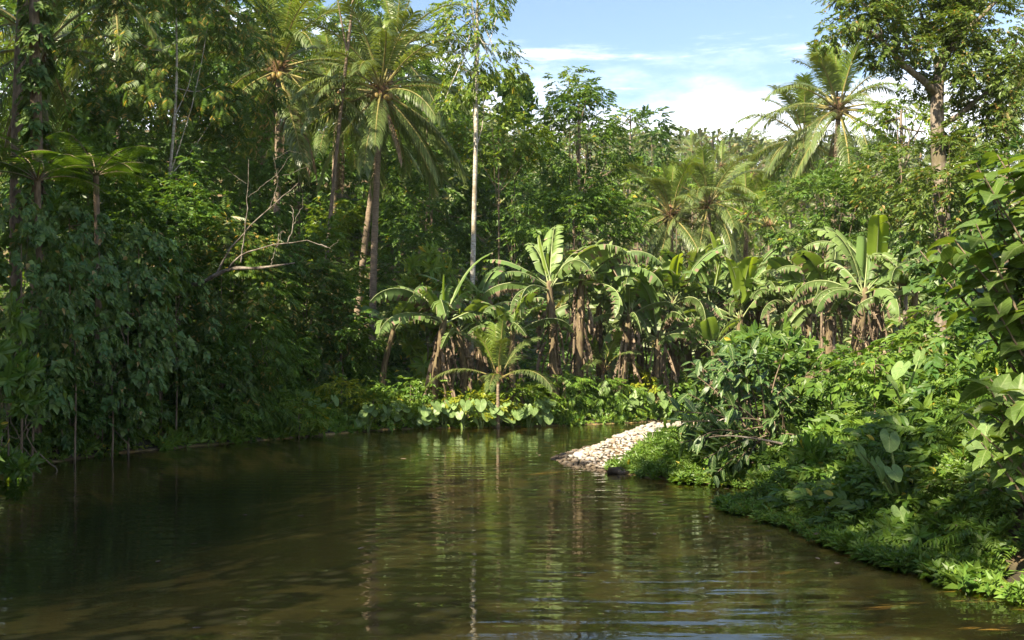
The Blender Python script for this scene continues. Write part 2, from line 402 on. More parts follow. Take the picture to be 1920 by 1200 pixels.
def axis(knots):
    out = []
    for a, b, s in knots: out += list(np.arange(a, b, s))
    return np.array(out + [knots[-1][1]])
gx = axis([(-600, -60, 45), (-60, -14, 2.0), (-14, 10, 0.25), (10, 40, 1.5), (40, 600, 40)])
gy = axis([(-300, -12, 24), (-12, 6, 1.0), (6, 38, 0.25), (38, 70, 1.6), (70, 300, 6), (300, 1500, 100)])
GX, GY = np.meshgrid(gx, gy)
GZ = ground_z(GX.ravel(), GY.ravel())
nx, ny = len(gx), len(gy)
ii = (np.arange(ny - 1)[:, None] * nx + np.arange(nx - 1)[None]).reshape(-1)
GQ = np.stack([ii, ii + 1, ii + nx + 1, ii + nx], 1)
def ground_mat():
    m, N, L = nodes('earth')
    pr = N['Principled BSDF']
    tc = N.new('ShaderNodeTexCoord'); sep = N.new('ShaderNodeSeparateXYZ'); L.new(tc.outputs['Object'], sep.inputs[0])
    def ns(s, d, out='Fac'):
        n = N.new('ShaderNodeTexNoise'); n.inputs['Scale'].default_value = s; n.inputs['Detail'].default_value = d
        L.new(tc.outputs['Object'], n.inputs['Vector']); return n.outputs[out]
    def mixc(f, a, b):
        x = N.new('ShaderNodeMix'); x.data_type = 'RGBA'; L.new(f, x.inputs['Factor'])
        for k, v in (('A', a), ('B', b)):
            if isinstance(v, tuple): x.inputs[k].default_value = (*v, 1)
            else: L.new(v, x.inputs[k])
        return x.outputs['Result']
    def mr(v, a, b):
        x = N.new('ShaderNodeMapRange'); x.inputs['From Min'].default_value = a; x.inputs['From Max'].default_value = b
        L.new(v, x.inputs['Value']); return x.outputs[0]
    soil = mixc(mr(ns(2.5, 8), 0.35, 0.65), (0.075, 0.050, 0.028), (0.17, 0.115, 0.06))
    soil = mixc(mr(ns(0.8, 6), 0.42, 0.6), soil, (0.05, 0.075, 0.02))
    # the bed: sand, silt and stones of several sizes
    vo = N.new('ShaderNodeTexVoronoi'); vo.inputs['Scale'].default_value = 2.6
    L.new(tc.outputs['Object'], vo.inputs['Vector'])
    st = mixc(mr(vo.outputs['Distance'], 0.15, 0.5), (0.46, 0.34, 0.19), (0.15, 0.105, 0.048))
    bed = mixc(mr(ns(1.3, 8), 0.42, 0.52), (0.54, 0.35, 0.13), st)
    bed = mixc(mr(ns(0.6, 7), 0.47, 0.58), bed, (0.24, 0.18, 0.065))
    deepc = mixc(mr(sep.outputs['Z'], -0.42, -0.9), bed, (0.035, 0.040, 0.016))  # depth darkness painted into the bed, standing in for light the water absorbs
    soil = mixc(mr(sep.outputs['Z'], .10, .32), (0.028, 0.021, 0.012), soil)
    col = mixc(mr(sep.outputs['Z'], 0.0, 0.05), deepc, soil)
    L.new(col, pr.inputs['Base Color'])
    pr.inputs['Roughness'].default_value = 0.9
    bp = N.new('ShaderNodeBump'); bp.inputs['Strength'].default_value = 0.6; bp.inputs['Distance'].default_value = 0.06
    L.new(ns(9, 8), bp.inputs['Height']); L.new(bp.outputs[0], pr.inputs['Normal'])
    return m
structure('ground', make_mesh('ground', np.stack([GX.ravel(), GY.ravel(), GZ], 1), None, GQ, [ground_mat()], smooth=True), 'earth banks, river bed and hillside under the forest')

def water_mat():
    m, N, L = nodes('river_water')
    out = N['Material Output']; N.remove(N['Principled BSDF'])
    tc = N.new('ShaderNodeTexCoord')
    def wave(scale, stretch, detail, rot=0.0):
        mp = N.new('ShaderNodeMapping'); mp.inputs['Scale'].default_value = stretch; mp.inputs['Rotation'].default_value = (0, 0, rot)
        L.new(tc.outputs['Object'], mp.inputs[0])
        n = N.new('ShaderNodeTexNoise'); n.inputs['Scale'].default_value = scale; n.inputs['Detail'].default_value = detail
        n.inputs['Distortion'].default_value = 0.4
        L.new(mp.outputs[0], n.inputs['Vector']); return n.outputs['Fac']
    a = wave(3.2, (0.22, 1.0, 1), 2.5, R(4)); b = wave(1.0, (0.35, 0.8, 1), 2, R(-12)); c = wave(9.0, (0.35, 1, 1), 1.5)
    def mm(op, x, y):
        k = N.new('ShaderNodeMath'); k.operation = op
        for i, v in enumerate((x, y)):
            if isinstance(v, float): k.inputs[i].default_value = v
            else: L.new(v, k.inputs[i])
        return k.outputs[0]
    wv = N.new('ShaderNodeTexWave'); wv.wave_type = 'BANDS'; wv.bands_direction = 'Y'; wv.wave_profile = 'SIN'
    wv.inputs['Scale'].default_value = .75; wv.inputs['Distortion'].default_value = 2.6; wv.inputs['Detail'].default_value = 2; wv.inputs['Detail Scale'].default_value = .9
    mpw = N.new('ShaderNodeMapping'); mpw.inputs['Scale'].default_value = (.35, 1, 1); mpw.inputs['Rotation'].default_value = (0, 0, R(3)); L.new(tc.outputs['Object'], mpw.inputs[0]); L.new(mpw.outputs[0], wv.inputs['Vector'])
    a = mm('ADD', a, mm('MULTIPLY', wv.outputs['Fac'], .24))
    h = mm('ADD', mm('ADD', mm('MULTIPLY', a, 1.0), mm('MULTIPLY', b, .9)), mm('MULTIPLY', c, 0.16))
    # calmer patches and ruffled patches
    patch = wave(0.16, (0.6, 1.2, 1), 2, 0.3)
    r = N.new('ShaderNodeMapRange'); r.inputs['From Min'].default_value = 0.35; r.inputs['From Max'].default_value = 0.65
    r.inputs['To Min'].default_value = 0.35; r.inputs['To Max'].default_value = 1.0; L.new(patch, r.inputs['Value'])
    bp = N.new('ShaderNodeBump'); bp.inputs['Distance'].default_value = 0.014
    L.new(r.outputs[0], bp.inputs['Strength']); L.new(h, bp.inputs['Height'])
    gl = N.new('ShaderNodeBsdfGlossy'); gl.inputs['Roughness'].default_value = 0.02; L.new(bp.outputs[0], gl.inputs['Normal'])
    gl.inputs['Color'].default_value = (0.95, 0.97, 0.95, 1)
    tr = N.new('ShaderNodeBsdfTransparent'); tr.inputs['Color'].default_value = (0.96, 0.87, 0.60, 1)
    fr = N.new('ShaderNodeFresnel'); fr.inputs['IOR'].default_value = 1.333; L.new(bp.outputs[0], fr.inputs['Normal'])
    ms = N.new('ShaderNodeMixShader'); L.new(fr.outputs[0], ms.inputs[0]); L.new(tr.outputs[0], ms.inputs[1]); L.new(gl.outputs[0], ms.inputs[2])
    L.new(ms.outputs[0], out.inputs['Surface'])
    return m
structure('water', make_mesh('water', [(-16, -45, 0), (45, -45, 0), (45, 47, 0), (-16, 47, 0)], None, [[0, 1, 2, 3]], [water_mat()]), 'slow brown green river with fine ripples')

# ------------------------------------------------------------------ leaf templates
def leaf_flat(w=0.42, at=0.42, fold=0.10, droop=0.12):
    V = np.array([(0, 0, 0), (w / 2, at, fold), (0, 1, -droop), (-w / 2, at, fold)], float)
    return V, np.array([[0, 1, 2], [0, 2, 3]])
def leaf_full(w=0.5, fold=0.07, droop=0.18, heart=0.0):
    ys = (0.22, 0.55, 0.82); ws = (0.80, 1.0, 0.55) if not heart else (1.0, 0.85, 0.42)
    V = [(0, 0, 0), (0, 0.45, 0.0), (0, 1, -droop)]
    for s in (1, -1):
        if heart: V.append((s * w * 0.33, -heart, fold * .6))
        for y, k in zip(ys, ws): V.append((s * w / 2 * k, y, fold - droop * y * y * .8))
    T = []
    n = 3 + (1 if heart else 0)
    for q in range(2):
        o = 3 + q * n
        rim = list(range(o, o + n))
        f = [[0, rim[0], 1]] if not heart else [[0, rim[0], rim[1]], [0, rim[1], 1]]
        r2 = rim if not heart else rim[1:]
        f += [[1, r2[0], r2[1]], [1, r2[1], r2[2]], [1, r2[2], 2]]
        T += [t if q == 0 else t[::-1] for t in f]
    return np.array(V, float), np.array(T)
def bundle(leaf, bases, dirs, nors, sizes):
    V, T = scatter(leaf[0], leaf[1], np.array(bases, float), np.array(dirs, float), np.array(nors, float), np.array(sizes, float))
    return V, T
def spray_alternate(leaf, n=8, size=0.36, spread=0.9, seed=1):
    r = np.random.RandomState(seed); B, D, Nn, S = [], [], [], []
    for i in range(n):
        t = 0.15 + 0.8 * i / (n - 1); s = 1 if i % 2 else -1
        B.append((0, t * 0.75, -0.16 * t * t)); D.append((s * spread * (1.1 - 0.6 * t) + r.randn() * .2, 0.55 + .5 * t, -0.25 + r.randn() * .2))
        Nn.append((r.randn() * .3, r.randn() * .3, 1)); S.append(size * (0.75 + 0.5 * r.rand()))
    return bundle(leaf, B, D, Nn, S)
def spray_pinnate(leaf, n=8, size=0.34, seed=1):
    r = np.random.RandomState(seed); B, D, Nn, S = [], [], [], []
    for i in range(n):
        t = 0.2 + 0.8 * i / (n - 1)
        for s in (1, -1):
            B.append((0, t * 0.9, -0.3 * t * t)); D.append((s, 0.45 + r.randn() * .1, -0.35 - 0.2 * t)); Nn.append((s * .2, 0, 1)); S.append(size * math.sin(PI * (0.2 + 0.68 * t)) * (0.9 + .2 * r.rand()))
    return bundle(leaf, B, D, Nn, S)
def rosette(leaf, n=6, size=0.55, lift=0.35, seed=1, tiers=1):
    r = np.random.RandomState(seed); B, D, Nn, S = [], [], [], []
    for k in range(tiers):
        for i in range(n):
            a = 2 * PI * (i + 0.5 * k) / n + r.randn() * .18
            l = lift + r.randn() * .15
            B.append((0.03 * math.cos(a), 0.25 * k, 0.03 * math.sin(a)))
            D.append((math.cos(a), l + .25 * k, math.sin(a))); Nn.append((-.5 * math.cos(a), 1, -.5 * math.sin(a)))
            S.append(size * (0.8 + .4 * r.rand()) * (1 - .25 * k))
    return bundle(leaf, B, D, Nn, S)
SPRAY = dict(
    broad=[spray_alternate(leaf_flat(0.46), 8, 0.40, 0.9, s) for s in range(3)],
    near=[spray_alternate(leaf_full(0.46), 7, 0.44, 0.9, s) for s in range(3)],
    pinnate=[spray_pinnate(leaf_flat(0.26, .45, .05, .2), 8, 0.40, s) for s in range(3)],
    small=[spray_alternate(leaf_flat(0.5), 11, 0.30, 1.1, s) for s in range(3)],
    big=[rosette(leaf_full(0.55), 6, 0.75, 0.35, s) for s in range(3)],
    whorl=[rosette(leaf_full(0.36), 7, 0.7, 0.45, s) for s in range(3)],
    vine=[spray_alternate(leaf_flat(w_, .30, .08, .15), n_, z_, 0.8, s) for s, (w_, n_, z_) in enumerate([(.82, 7, .42), (.7, 9, .30), (.9, 5, .55), (.5, 9, .36)])],
    shoot=[rosette(leaf_flat(0.42), 4, 0.75, 0.5, s, 3) for s in range(4)],
)
def lumpy(d, seed, amp):
    r = np.random.RandomState(seed); o = np.zeros(len(d))
    for k in range(5):
        o += np.sin(d @ r.randn(3) * (1.6 + 1.1 * k) + r.rand() * 7) / (1 + .4 * k)
    return 1 + amp * o / 2
def crown(rad, spray, size, n, seed, clumps=60, clump_r=0.24, floor=-0.55, lump=0.22, hang=0.25, outward=0.6, inner=0.5, flat=0.65, top=0.0):
    """Leaf sprays in clumps through a lumpy ellipsoid; returns verts, tris and the clump centres."""
    r = np.random.RandomState(seed)
    d = unit(r.randn(clumps * 4, 3)); d = d[d[:, 2] > floor][:clumps]
    rr = (inner + (1 - inner) * r.rand(len(d)) ** 0.45) * lumpy(d, seed, lump)
    if top: rr = rr * (1 - top * np.clip(d[:, 2], 0, 1))
    c = d * rr[:, None]
    w = r.rand(len(c)) + .4; k = r.choice(len(c), n, p=w / w.sum())
    cr = clump_r * (0.6 + .8 * r.rand(len(c)))
    off = unit(r.randn(n, 3)) * (r.rand(n, 1) ** 0.5) * cr[k][:, None] * np.array([1, 1, flat])
    p = (c[k] + off) * rad
    o = unit(unit(c[k]) * outward + unit(off) * 0.7 + r.randn(n, 3) * 0.25)
    tip = o * np.array([1, 1, 0.5]) + np.array([0, 0, -hang]) + r.randn(n, 3) * 0.12
    nor = o * 0.55 + np.array([0, 0, 0.9]) + r.randn(n, 3) * 0.25
    sc = size * (0.55 + 0.9 * r.rand(n) ** 1.3)
    V, T, base = [], [], 0
    which = r.randint(0, len(SPRAY[spray]), n)
    for q, (tv, tt) in enumerate(SPRAY[spray]):
        s = which == q
        if not s.any(): continue
        v, t = scatter(tv, tt, p[s], tip[s], nor[s], sc[s])
        V.append(v); T.append(t + base); base += len(v)
    return np.concatenate(V), np.concatenate(T), c * rad

TRI = 0
def tree(name, label, cat, u, v, ru, rv, Y, mat, spray='broad', size=0.55, dens=1.0, trunk=None, group=None, seed=0, depth=0.9, limbs=7, limb_r=.42, ground=False, **kw):
    """A broadleaf tree or shrub: trunk with limbs, and a crown of leaf sprays.  trunk = (u at the foot, radius, bark)."""
    global TRI
    c = W(u, v, Y); rx, rz = PX(ru, Y), PX(rv, Y)
    if ground:
        top = c[2] + rz; low = min(c[2] - rz, gz(c[0], Y) + .1); c[2] = (top + low) / 2; rz = (top - low) / 2
    if spray == 'near' and Y > 25: spray = 'broad'
    rad = np.array([rx, min(rx, rz * 1.6) * depth, rz])
    bu = u if trunk is None else trunk[0]
    bx = (bu - 960) / F * Y; g = gz(bx, Y)
    base = np.array([bx, Y, g - 0.05])
    e = thing(name, label, cat, base, group)
    n = int(dens * 34 * (rx * rz * PI) / (size * size * 4.0)) + 30
    V, T, cl = crown(rad, spray, size, n, seed + int(u * 7 + v), **kw)
    TRI += len(T)
    off = c - base
    part('crown', make_mesh('crown', V + off, T, None, [M[mat]]), e)
    tr, bark = (min(.10, max(0.02, rx * 0.025)), 'bark') if trunk is None else trunk[1:3]
    G = Geo(); r = np.random.RandomState(seed + 5)
    top = off + np.array([0, 0, rz * (0.45 if trunk is None else 0.6)])
    p1 = np.array([0, 0, 0]); mid = off * 0.5 + np.array([r.randn() * tr * 1.2, r.randn() * tr, 0]); 
    pts = spline([p1, mid, off + np.array([0, 0, -rz * .3]), top], 14)
    G.tube(pts, np.linspace(tr, tr * .3, 14), 8)
    G.mesh_t = None
    if limbs:
        ks = r.choice(len(cl), min(limbs, len(cl)), replace=False)
        for k in ks:
            a = pts[r.randint(6, 12)]; b = cl[k] + off
            m_ = (a + b) / 2 + np.array([0, 0, -0.10 * np.linalg.norm(b - a)]) + r.randn(3) * .1
            G.tube(spline([a, m_, b], 6), np.linspace(tr * limb_r, tr * .1, 6), 5)
    part('trunk', G.mesh('trunk', [M[bark]], True), e)
    return e

# ------------------------------------------------------------------ coconut palms
def rib_curve(L, elev, droop, n=14, power=1.25):
    t = np.linspace(0, 1, n); a = elev - droop * t ** power
    d = np.stack([np.cos(a), np.zeros(n), np.sin(a)], 1) * L / (n - 1)
    P = np.vstack([[0, 0, 0], np.cumsum(d[:-1], 0)]); T = unit(np.gradient(P, axis=0))
    return t, P, T
def frond_mesh(name, L, elev, droop, pairs=70, leaf=0.85, vee=0.35, hang=0.6, wid=0.05, mats=None, seed=0, start=0.2, rib=0.045):
    r = np.random.RandomState(seed); G = Geo()
    t, P, T = rib_curve(L, elev, droop, 14, 1.5)
    G.tube(P, np.interp(t, [0, .15, 1], [rib * 1.6, rib, rib * .18]), 5, 1)
    ts = np.repeat(np.linspace(start, 0.995, pairs), 2) + r.randn(pairs * 2) * 0.003
    ts = np.clip(ts, 0, 1)
    side = np.tile([1.0, -1.0], pairs)
    p = np.stack([np.interp(ts, t, P[:, k]) for k in range(3)], 1); tg = unit(np.stack([np.interp(ts, t, T[:, k]) for k in range(3)], 1))
    S = np.array([0, 1.0, 0]) * side[:, None]; U = np.cross(tg, np.array([0, 1.0, 0])) * -1
    U = np.where(U[:, 2:3] < 0, -U, U)
    q = (ts - start) / (1 - start)
    ln = leaf * (0.35 + 0.65 * np.sin(PI * np.clip(0.10 + 0.80 * q, 0, 1)) ** 0.8) * (0.9 + .2 * r.rand(len(ts)))
    d0 = unit(S + tg * (0.35 + 0.9 * q[:, None]) + U * vee + r.randn(len(ts), 3) * 0.07)
    g = np.array([0, 0, -1.0])
    d1 = unit(d0 + g * hang * (0.7 + .6 * r.rand(len(ts), 1))); d2 = unit(d1 + g * hang * 1.3)
    a = p; b = a + d0 * ln[:, None] * .33; c = b + d1 * ln[:, None] * .37; e = c + d2 * ln[:, None] * .30
    w = wid * (0.8 + .4 * r.rand(len(ts)))[:, None]
    wv = unit(tg - (tg * d0).sum(1, keepdims=True) * d0 + U * 0.25)
    V = np.stack([a - wv * w * .3, a + wv * w * .3, b - wv * w * .5, b + wv * w * .5, c - wv * w * .4, c + wv * w * .4, e], 1).reshape(-1, 3)
    o = np.arange(len(ts))[:, None] * 7
    G.add(V, o + np.array([[4, 5, 6]]), None, 0)
    G.n -= len(V); G.V.pop()
    G.add(V, None, np.concatenate([o + np.array([[0, 1, 3, 2]]), o + np.array([[2, 3, 5, 4]])]), 0)
    return G.mesh(name, [M[k] for k in (mats or ('frond', 'rachis'))])
# (elevation, droop) from the spear in the middle to the old fronds that hang along the trunk
FR = [(86, 12), (78, 34), (66, 56), (54, 70), (40, 78), (26, 78), (10, 72), (-8, 60), (-26, 46), (-46, 32)]
FRONDS = []
for k, (e_, d_) in enumerate(FR):
    FRONDS.append([frond_mesh('frond', 4.6 * (.66, .70, .78, .86, .93, 1, 1, 1, 1, 1)[k], R(e_), R(d_), 70, 0.84 if k > 0 else .55, 0.45 - .05 * k, 0.22 + 0.06 * k,
                              0.042, ('frondnew' if k < 2 else 'frond', 'rachis'), 10 * k + s) for s in range(2)])
DEADFROND = frond_mesh('frond', 3.8, R(-62), R(20), 50, 0.6, -.1, 1.6, 0.04, ('dry', 'fibre'), 99)
def coconut_mesh():
    G = Geo(); n, m_ = 8, 6
    for i in range(m_ + 1): pass
    ph = np.linspace(0, PI, m_ + 1); V = []
    for i, a in enumerate(ph):
        k = 1 + .06 * math.cos(3 * a)
        for j in range(n):
            b = 2 * PI * j / n; rr = math.sin(a) * .13 * (1 + .05 * math.cos(3 * b)) * k
            V.append((rr * math.cos(b), rr * math.sin(b), -.16 * math.cos(a)))
    Q = [[i * n + j, i * n + (j + 1) % n, (i + 1) * n + (j + 1) % n, (i + 1) * n + j] for i in range(m_) for j in range(n)]
    G.add(V, None, Q); return G.mesh('coconut', [M['nut']], True)
NUT = coconut_mesh()
def trunk_mesh(P, r0, r1, bark, sides=12, rings=True):
    """Palm trunk: tapered, swollen at the foot, ringed by leaf scars."""
    n = max(24, int(np.linalg.norm(P[-1] - P[0]) / 0.11)) if rings else 20
    C = spline(P, n); t = np.linspace(0, 1, n)
    rad = r0 + (r1 - r0) * t ** .7 + .35 * r0 * np.exp(-t * 22)
    if rings: rad = rad * (1 + 0.035 * np.sign(np.sin(np.arange(n) * PI)) + 0.05 * (np.arange(n) % 2))
    G = Geo(); G.tube(C, rad, sides); return G.mesh('trunk', [M[bark]], True)
def fibre_mesh():
    G = Geo(); r = np.random.RandomState(3)
    G.tube([(0, 0, -.55), (0, 0, -.2), (0, 0, .2), (0, 0, .6)], [.14, .24, .26, .10], 10)
    for k in range(26):
        a = r.rand() * 2 * PI; z = r.rand() * .6 - .3; l = .3 + .5 * r.rand()
        p0 = np.array([.22 * math.cos(a), .22 * math.sin(a), z]); d = np.array([math.cos(a), math.sin(a), .5 - r.rand()])
        G.tube([p0, p0 + d * l * .6, p0 + d * l + [0, 0, -.3 * l]], [.022, .016, .005], 4)
    return G.mesh('fibre', [M['fibre']])
FIBRE = fibre_mesh()
def palm(label, u, v, Y, s=1.0, foot=None, n=24, seed=0, nuts=7, dead=0, lean=0.0, r0=0.165, young=False, skip=(), foot_z=None):
    c = W(u, v, Y); fu = u if foot is None else foot
    bx = (fu - 960) / F * Y; g = gz(bx, Y) - 0.1
    e = thing('coconut_palm', label, 'palm', (bx, Y, g), 'coconut palms')
    off = c - np.array([bx, Y, g])
    r = np.random.RandomState(seed)
    if young: r0 = .07
    if off[2] > .8:
        bend = np.array([off[0] * .35 + r.randn() * .15, r.randn() * .2, 0])
        P = [np.zeros(3), off * .35 - bend * .25, off * .7 - bend * .2, off + [0, 0, -.1]]
        part('trunk', trunk_mesh(np.array(P), r0, r0 * .62, 'palmbark'), e)
    part('fibre_sheath', FIBRE, e, off, (0, 0, r.rand() * 6), s)
    hi = 6.2 if young else 9.99
    for k in range(n):
        q = ((k + .5) / n) ** .85; idx = int(np.clip(q * hi + r.randn() * .5, 0, len(FR) - 1))
        a = k * 2.39996 + r.randn() * .25 + seed
        part('frond', FRONDS[idx][k % 2], e, off + np.array([.12 * math.cos(a), .12 * math.sin(a), (.35 - .6 * q) * s]), (r.randn() * .12, r.randn() * .06, a), s * (0.88 + .2 * r.rand()))
    for k in range(dead):
        part('dead_frond', DEADFROND, e, off + np.array([0, 0, -.3]), (0, 0, r.rand() * 6.3), s * (.8 + .3 * r.rand()))
    for k in range(nuts):
        a = r.rand() * 2 * PI
        part('coconut', NUT, e, off + np.array([.36 * math.cos(a), .36 * math.sin(a), -.15 - .3 * r.rand()]) * [s, s, s], (r.randn() * .4, r.randn() * .4, 0), s * (.8 + .4 * r.rand()))
    return e

# ------------------------------------------------------------------ banana plants
def banana_leaf(name, L, Wd, elev, droop, tear=0.0, fold=0.2, sag=0.3, brown=0.0, mats=('banana', 'midrib', 'dry'), seed=0, n=20, stalk=0.16, roll=0.0, power=1.3):
    r = np.random.RandomState(seed); G = Geo()
    t, P, T = rib_curve(L, elev, droop, 18, power); tw0 = (r.rand() - .5) * 1.1 * (roll == 0)
    GR = Geo(); GR.tube(P, np.interp(t, [0, .15, 1], [.036, .020, .005]), 5, 0)
    tt = stalk + (1 - stalk) * np.linspace(0, 1, n + 1) ** .95
    for s in (1, -1):
        ex = 0.0; torn = np.append(r.rand(n) < tear * .6, True)
        for i in range(n):
            q0, q1 = i / n, (i + 1) / n
            if torn[i]: ex = r.rand() * sag
            rows = []
            for kk, (q, ta) in enumerate(((q0, tt[i]), (q1, tt[i + 1]))):
                w = Wd / 2 * min(1, (q / .14 + .02) ** .55) * max(0, 1 - q ** 7) ** .6
                p = np.array([np.interp(ta, t, P[:, k]) for k in range(3)]); tg = unit(np.array([np.interp(ta, t, T[:, k]) for k in range(3)]))
                S = np.array([0, s, 0.0]); U = np.cross(tg, [0, 1.0, 0]) * -1
                U = unit(U); U = U if U[2] > 0 or abs(U[2]) < .05 else -U
                f1 = fold - ex * .5 + s * tw0; f2 = fold - ex * 1.6 - sag * .6 + s * tw0
                d1 = S * math.cos(f1) + U * math.sin(f1); d2 = S * math.cos(f2) + U * math.sin(f2)
                if roll: d1 = S * math.cos(roll) + U * math.sin(roll); d2 = S * math.cos(roll * 2.2) + U * math.sin(roll * 2.2)
                lean = tg * 0.18
                pinch = (1 if kk else -1) * (-(.008 + .02 * r.rand()) if torn[i + kk] and tear else 0.0)
                m_ = p + unit(d1 + lean) * w * .55 + tg * pinch * .5
                o = m_ + unit(d2 + lean) * w * .45 + np.array([0, 0, -.25 * ex * w]) + tg * pinch * 2 + np.array([0, 0, 1]) * math.sin(i * 1.7 + seed + kk * 1.7) * .008
                rows.append((p, m_, o))
            (a0, b0, c0), (a1, b1, c1) = rows
            isb = brown and (r.rand() < brown)
            G.add([a0, a1, b1, b0], None, [[0, 1, 2, 3]], 2 if brown >= 1 else 0)
            G.add([b0, b1, c1, c0], None, [[0, 1, 2, 3]], 2 if isb else 0)
    me = G.mesh(name, [M[k] for k in mats], False)
    # weld the blade so that tears stay open but the strips read as one leaf
    import bmesh
    bm = bmesh.new(); bm.from_mesh(me); bmesh.ops.remove_doubles(bm, verts=bm.verts, dist=0.0006); bm.to_mesh(me); bm.free()
    for p_ in me.polygons: p_.use_smooth = True
    return me, GR.mesh('midrib', [M[mats[1]]], True)
BL = dict(
    spear=[banana_leaf('leaf', 1.9, .34, R(86), R(6), 0, 0, 0, 0, ('banananew', 'midrib', 'dry'), s, roll=1.0) for s in range(2)],
    fresh=[banana_leaf('leaf', 2.0, .58, R(72 - 12 * s), R(38), .1, .25, .15, 0, ('banananew', 'midrib', 'dry'), 3 + s) for s in range(2)],
    up=[banana_leaf('leaf', 2.3, .74, R(72 - 9 * s), R(58), .3 + .2 * s, .1, .35, .04, seed=6 + s, power=2.2) for s in range(4)],
    arch=[banana_leaf('leaf', 2.5, .74, R(64 - 7 * s), R(104), .8, -.25, .7, .15, power=2.0, seed=12 + s, n=26) for s in range(6)],
    droop=[banana_leaf('leaf', 2.5, .66, R(48 - 9 * s), R(112), 1.1, -.55, .9, .4, power=1.8, seed=22 + s, n=28) for s in range(6)],
    brown=[banana_leaf('leaf', 2.3, .60, R(40 - 14 * s), R(100), 1.0, -.7, 1.0, .95, seed=32 + s, n=28) for s in range(2)],
    dead=[banana_leaf('dead_leaf', 1.2 + .22 * s, .36, R(-8 - 12 * s), R(84 - 14 * s), 1.0, -.8, 2.2, 1.0, ('dry', 'dry', 'dry'), seed=42 + s, n=16, stalk=.1, power=.3) for s in range(4)],
)
def banana(label, u, vtop, vfoot, Y, s=1.0, seed=0, foot=None, spec=None, dead=9, lean=0.0):
    """vtop: where the leaves part from the stem; vfoot: row of the foot."""
    c = W(u, vtop, Y); fu = u if foot is None else foot
    bx = (fu - 960) / F * Y; g = min(gz(bx, Y) - .05, c[2] - .4)
    e = thing('banana_plant', label, 'banana plant', (bx, Y, g), 'banana plants on the far bank')
    r = np.random.RandomState(seed); off = c - np.array([bx, Y, g]) + np.array([r.randn() * .22, r.randn() * .2, r.randn() * .12])
    G = Geo(); P = spline([np.zeros(3), off * .5 + [r.randn() * .05, 0, 0], off, off + [0, 0, .25 * s]], 10)
    G.tube(P, np.array([.17, .15, .14, .13, .12, .11, .10, .09, .075, .05]) * s, 9)
    part('stem', G.mesh('stem', [M['bananastem']], True), e)
    if not spec:
        kinds = ['spear'] * (r.rand() < .5) + ['fresh'] * (r.rand() < .3) + ['up'] * r.randint(2, 4) + ['arch'] * r.randint(4, 7) + ['droop'] * r.randint(3, 6) + ['brown'] * r.randint(0, 3)
        spec = [(kk, j * 2.4 + r.randn() * .35 + seed) for j, kk in enumerate(kinds)]
    for k, (kind, a) in enumerate(spec):
        a = a + r.randn() * .2; me = BL[kind][r.randint(len(BL[kind]))]
        h = {'spear': .2, 'fresh': .18, 'up': .12, 'arch': .05, 'droop': -.05, 'brown': -.12}[kind]
        lf_ = part('leaf', me[0], e, off + np.array([.06 * math.cos(a), .06 * math.sin(a), h * s]), (r.randn() * .28, r.randn() * .2, a), s * (.75 + .45 * r.rand()))
        part('midrib', me[1], lf_)
    dead = int(dead * 1.9)
    for k in range(dead):
        a = k * 2.4 + r.randn() * .4; h = off[2] * (1.02 - .62 * (k / max(1, dead)) - .06 * r.rand())
        part('dead_leaf', BL['dead'][r.randint(4)][0], e, off * (h / max(off[2], .1)) + np.array([.09 * math.cos(a), .09 * math.sin(a), -.05]), (r.randn() * .12, r.randn() * .1, a), s * (.6 + .45 * r.rand()))
    return e

# ------------------------------------------------------------------ heart-leaved taro
def taro_blade(seed=0, w=1.0):
    r = np.random.RandomState(seed); n = 22; V = [(0, 0, 0.0)]
    for i in range(n):
        a = -PI + 2 * PI * (i + .5) / n        # 0 = tip, +-pi = notch between the lobes
        k = abs(a) / PI
        rad = np.interp(k, [0, .12, .35, .6, .82, .93, 1.0], [.74, .60, .50, .50, .52, .40, .10]) * (1 + .02 * math.sin(3 * a + seed))
        x, y = rad * math.sin(a) * w, rad * math.cos(a)
        V.append((x, y, -.30 * y * abs(y) + .10 * abs(x) + .025 * math.sin(5 * a + seed)))
    V = np.array(V); inner = V.copy(); inner[1:] = V[1:] * .5; inner[1:, 2] = V[1:, 2] * .3 + .01 * np.sin(np.arange(n) * 2.0)
    A = np.vstack([inner, V[1:]])
    T = [[0, 1 + i, 1 + (i + 1) % n] for i in range(n) if i != n - 1]
    Q = [[1 + i, 1 + n + i, 1 + n + (i + 1) % n, 1 + (i + 1) % n] for i in range(n) if i != n - 1]
    return make_mesh('leaf', A, T, Q, [M['taro']], smooth=True)
TARO = [taro_blade(s) for s in range(4)]
def taro(label, base, leaves, size=.4, group=None, seed=0, mat=None):
    """leaves: list of (offset of the stalk top from the foot, facing angle about z, size)."""
    r = np.random.RandomState(seed)
    e = thing('taro_plant', label, 'taro plant', base, group)
    for k, (o, a, s) in enumerate(leaves):
        o = np.array(o, float); G = Geo()
        p0 = np.array([r.randn() * .04, r.randn() * .04, -.05])
        pts = spline([p0, p0 * .5 + o * .5 * [.6, .6, 1.1], o], 8)
        G.tube(pts, np.linspace(.028, .012, 8) * (size / .4) ** .5, 5)
        st = part('stalk', G.mesh('stalk', [M['stalk']], True), e)
        part('leaf', TARO[r.randint(4)], st, o, (-.75 + r.randn() * .22, r.randn() * .18, a + PI), s)
    return e

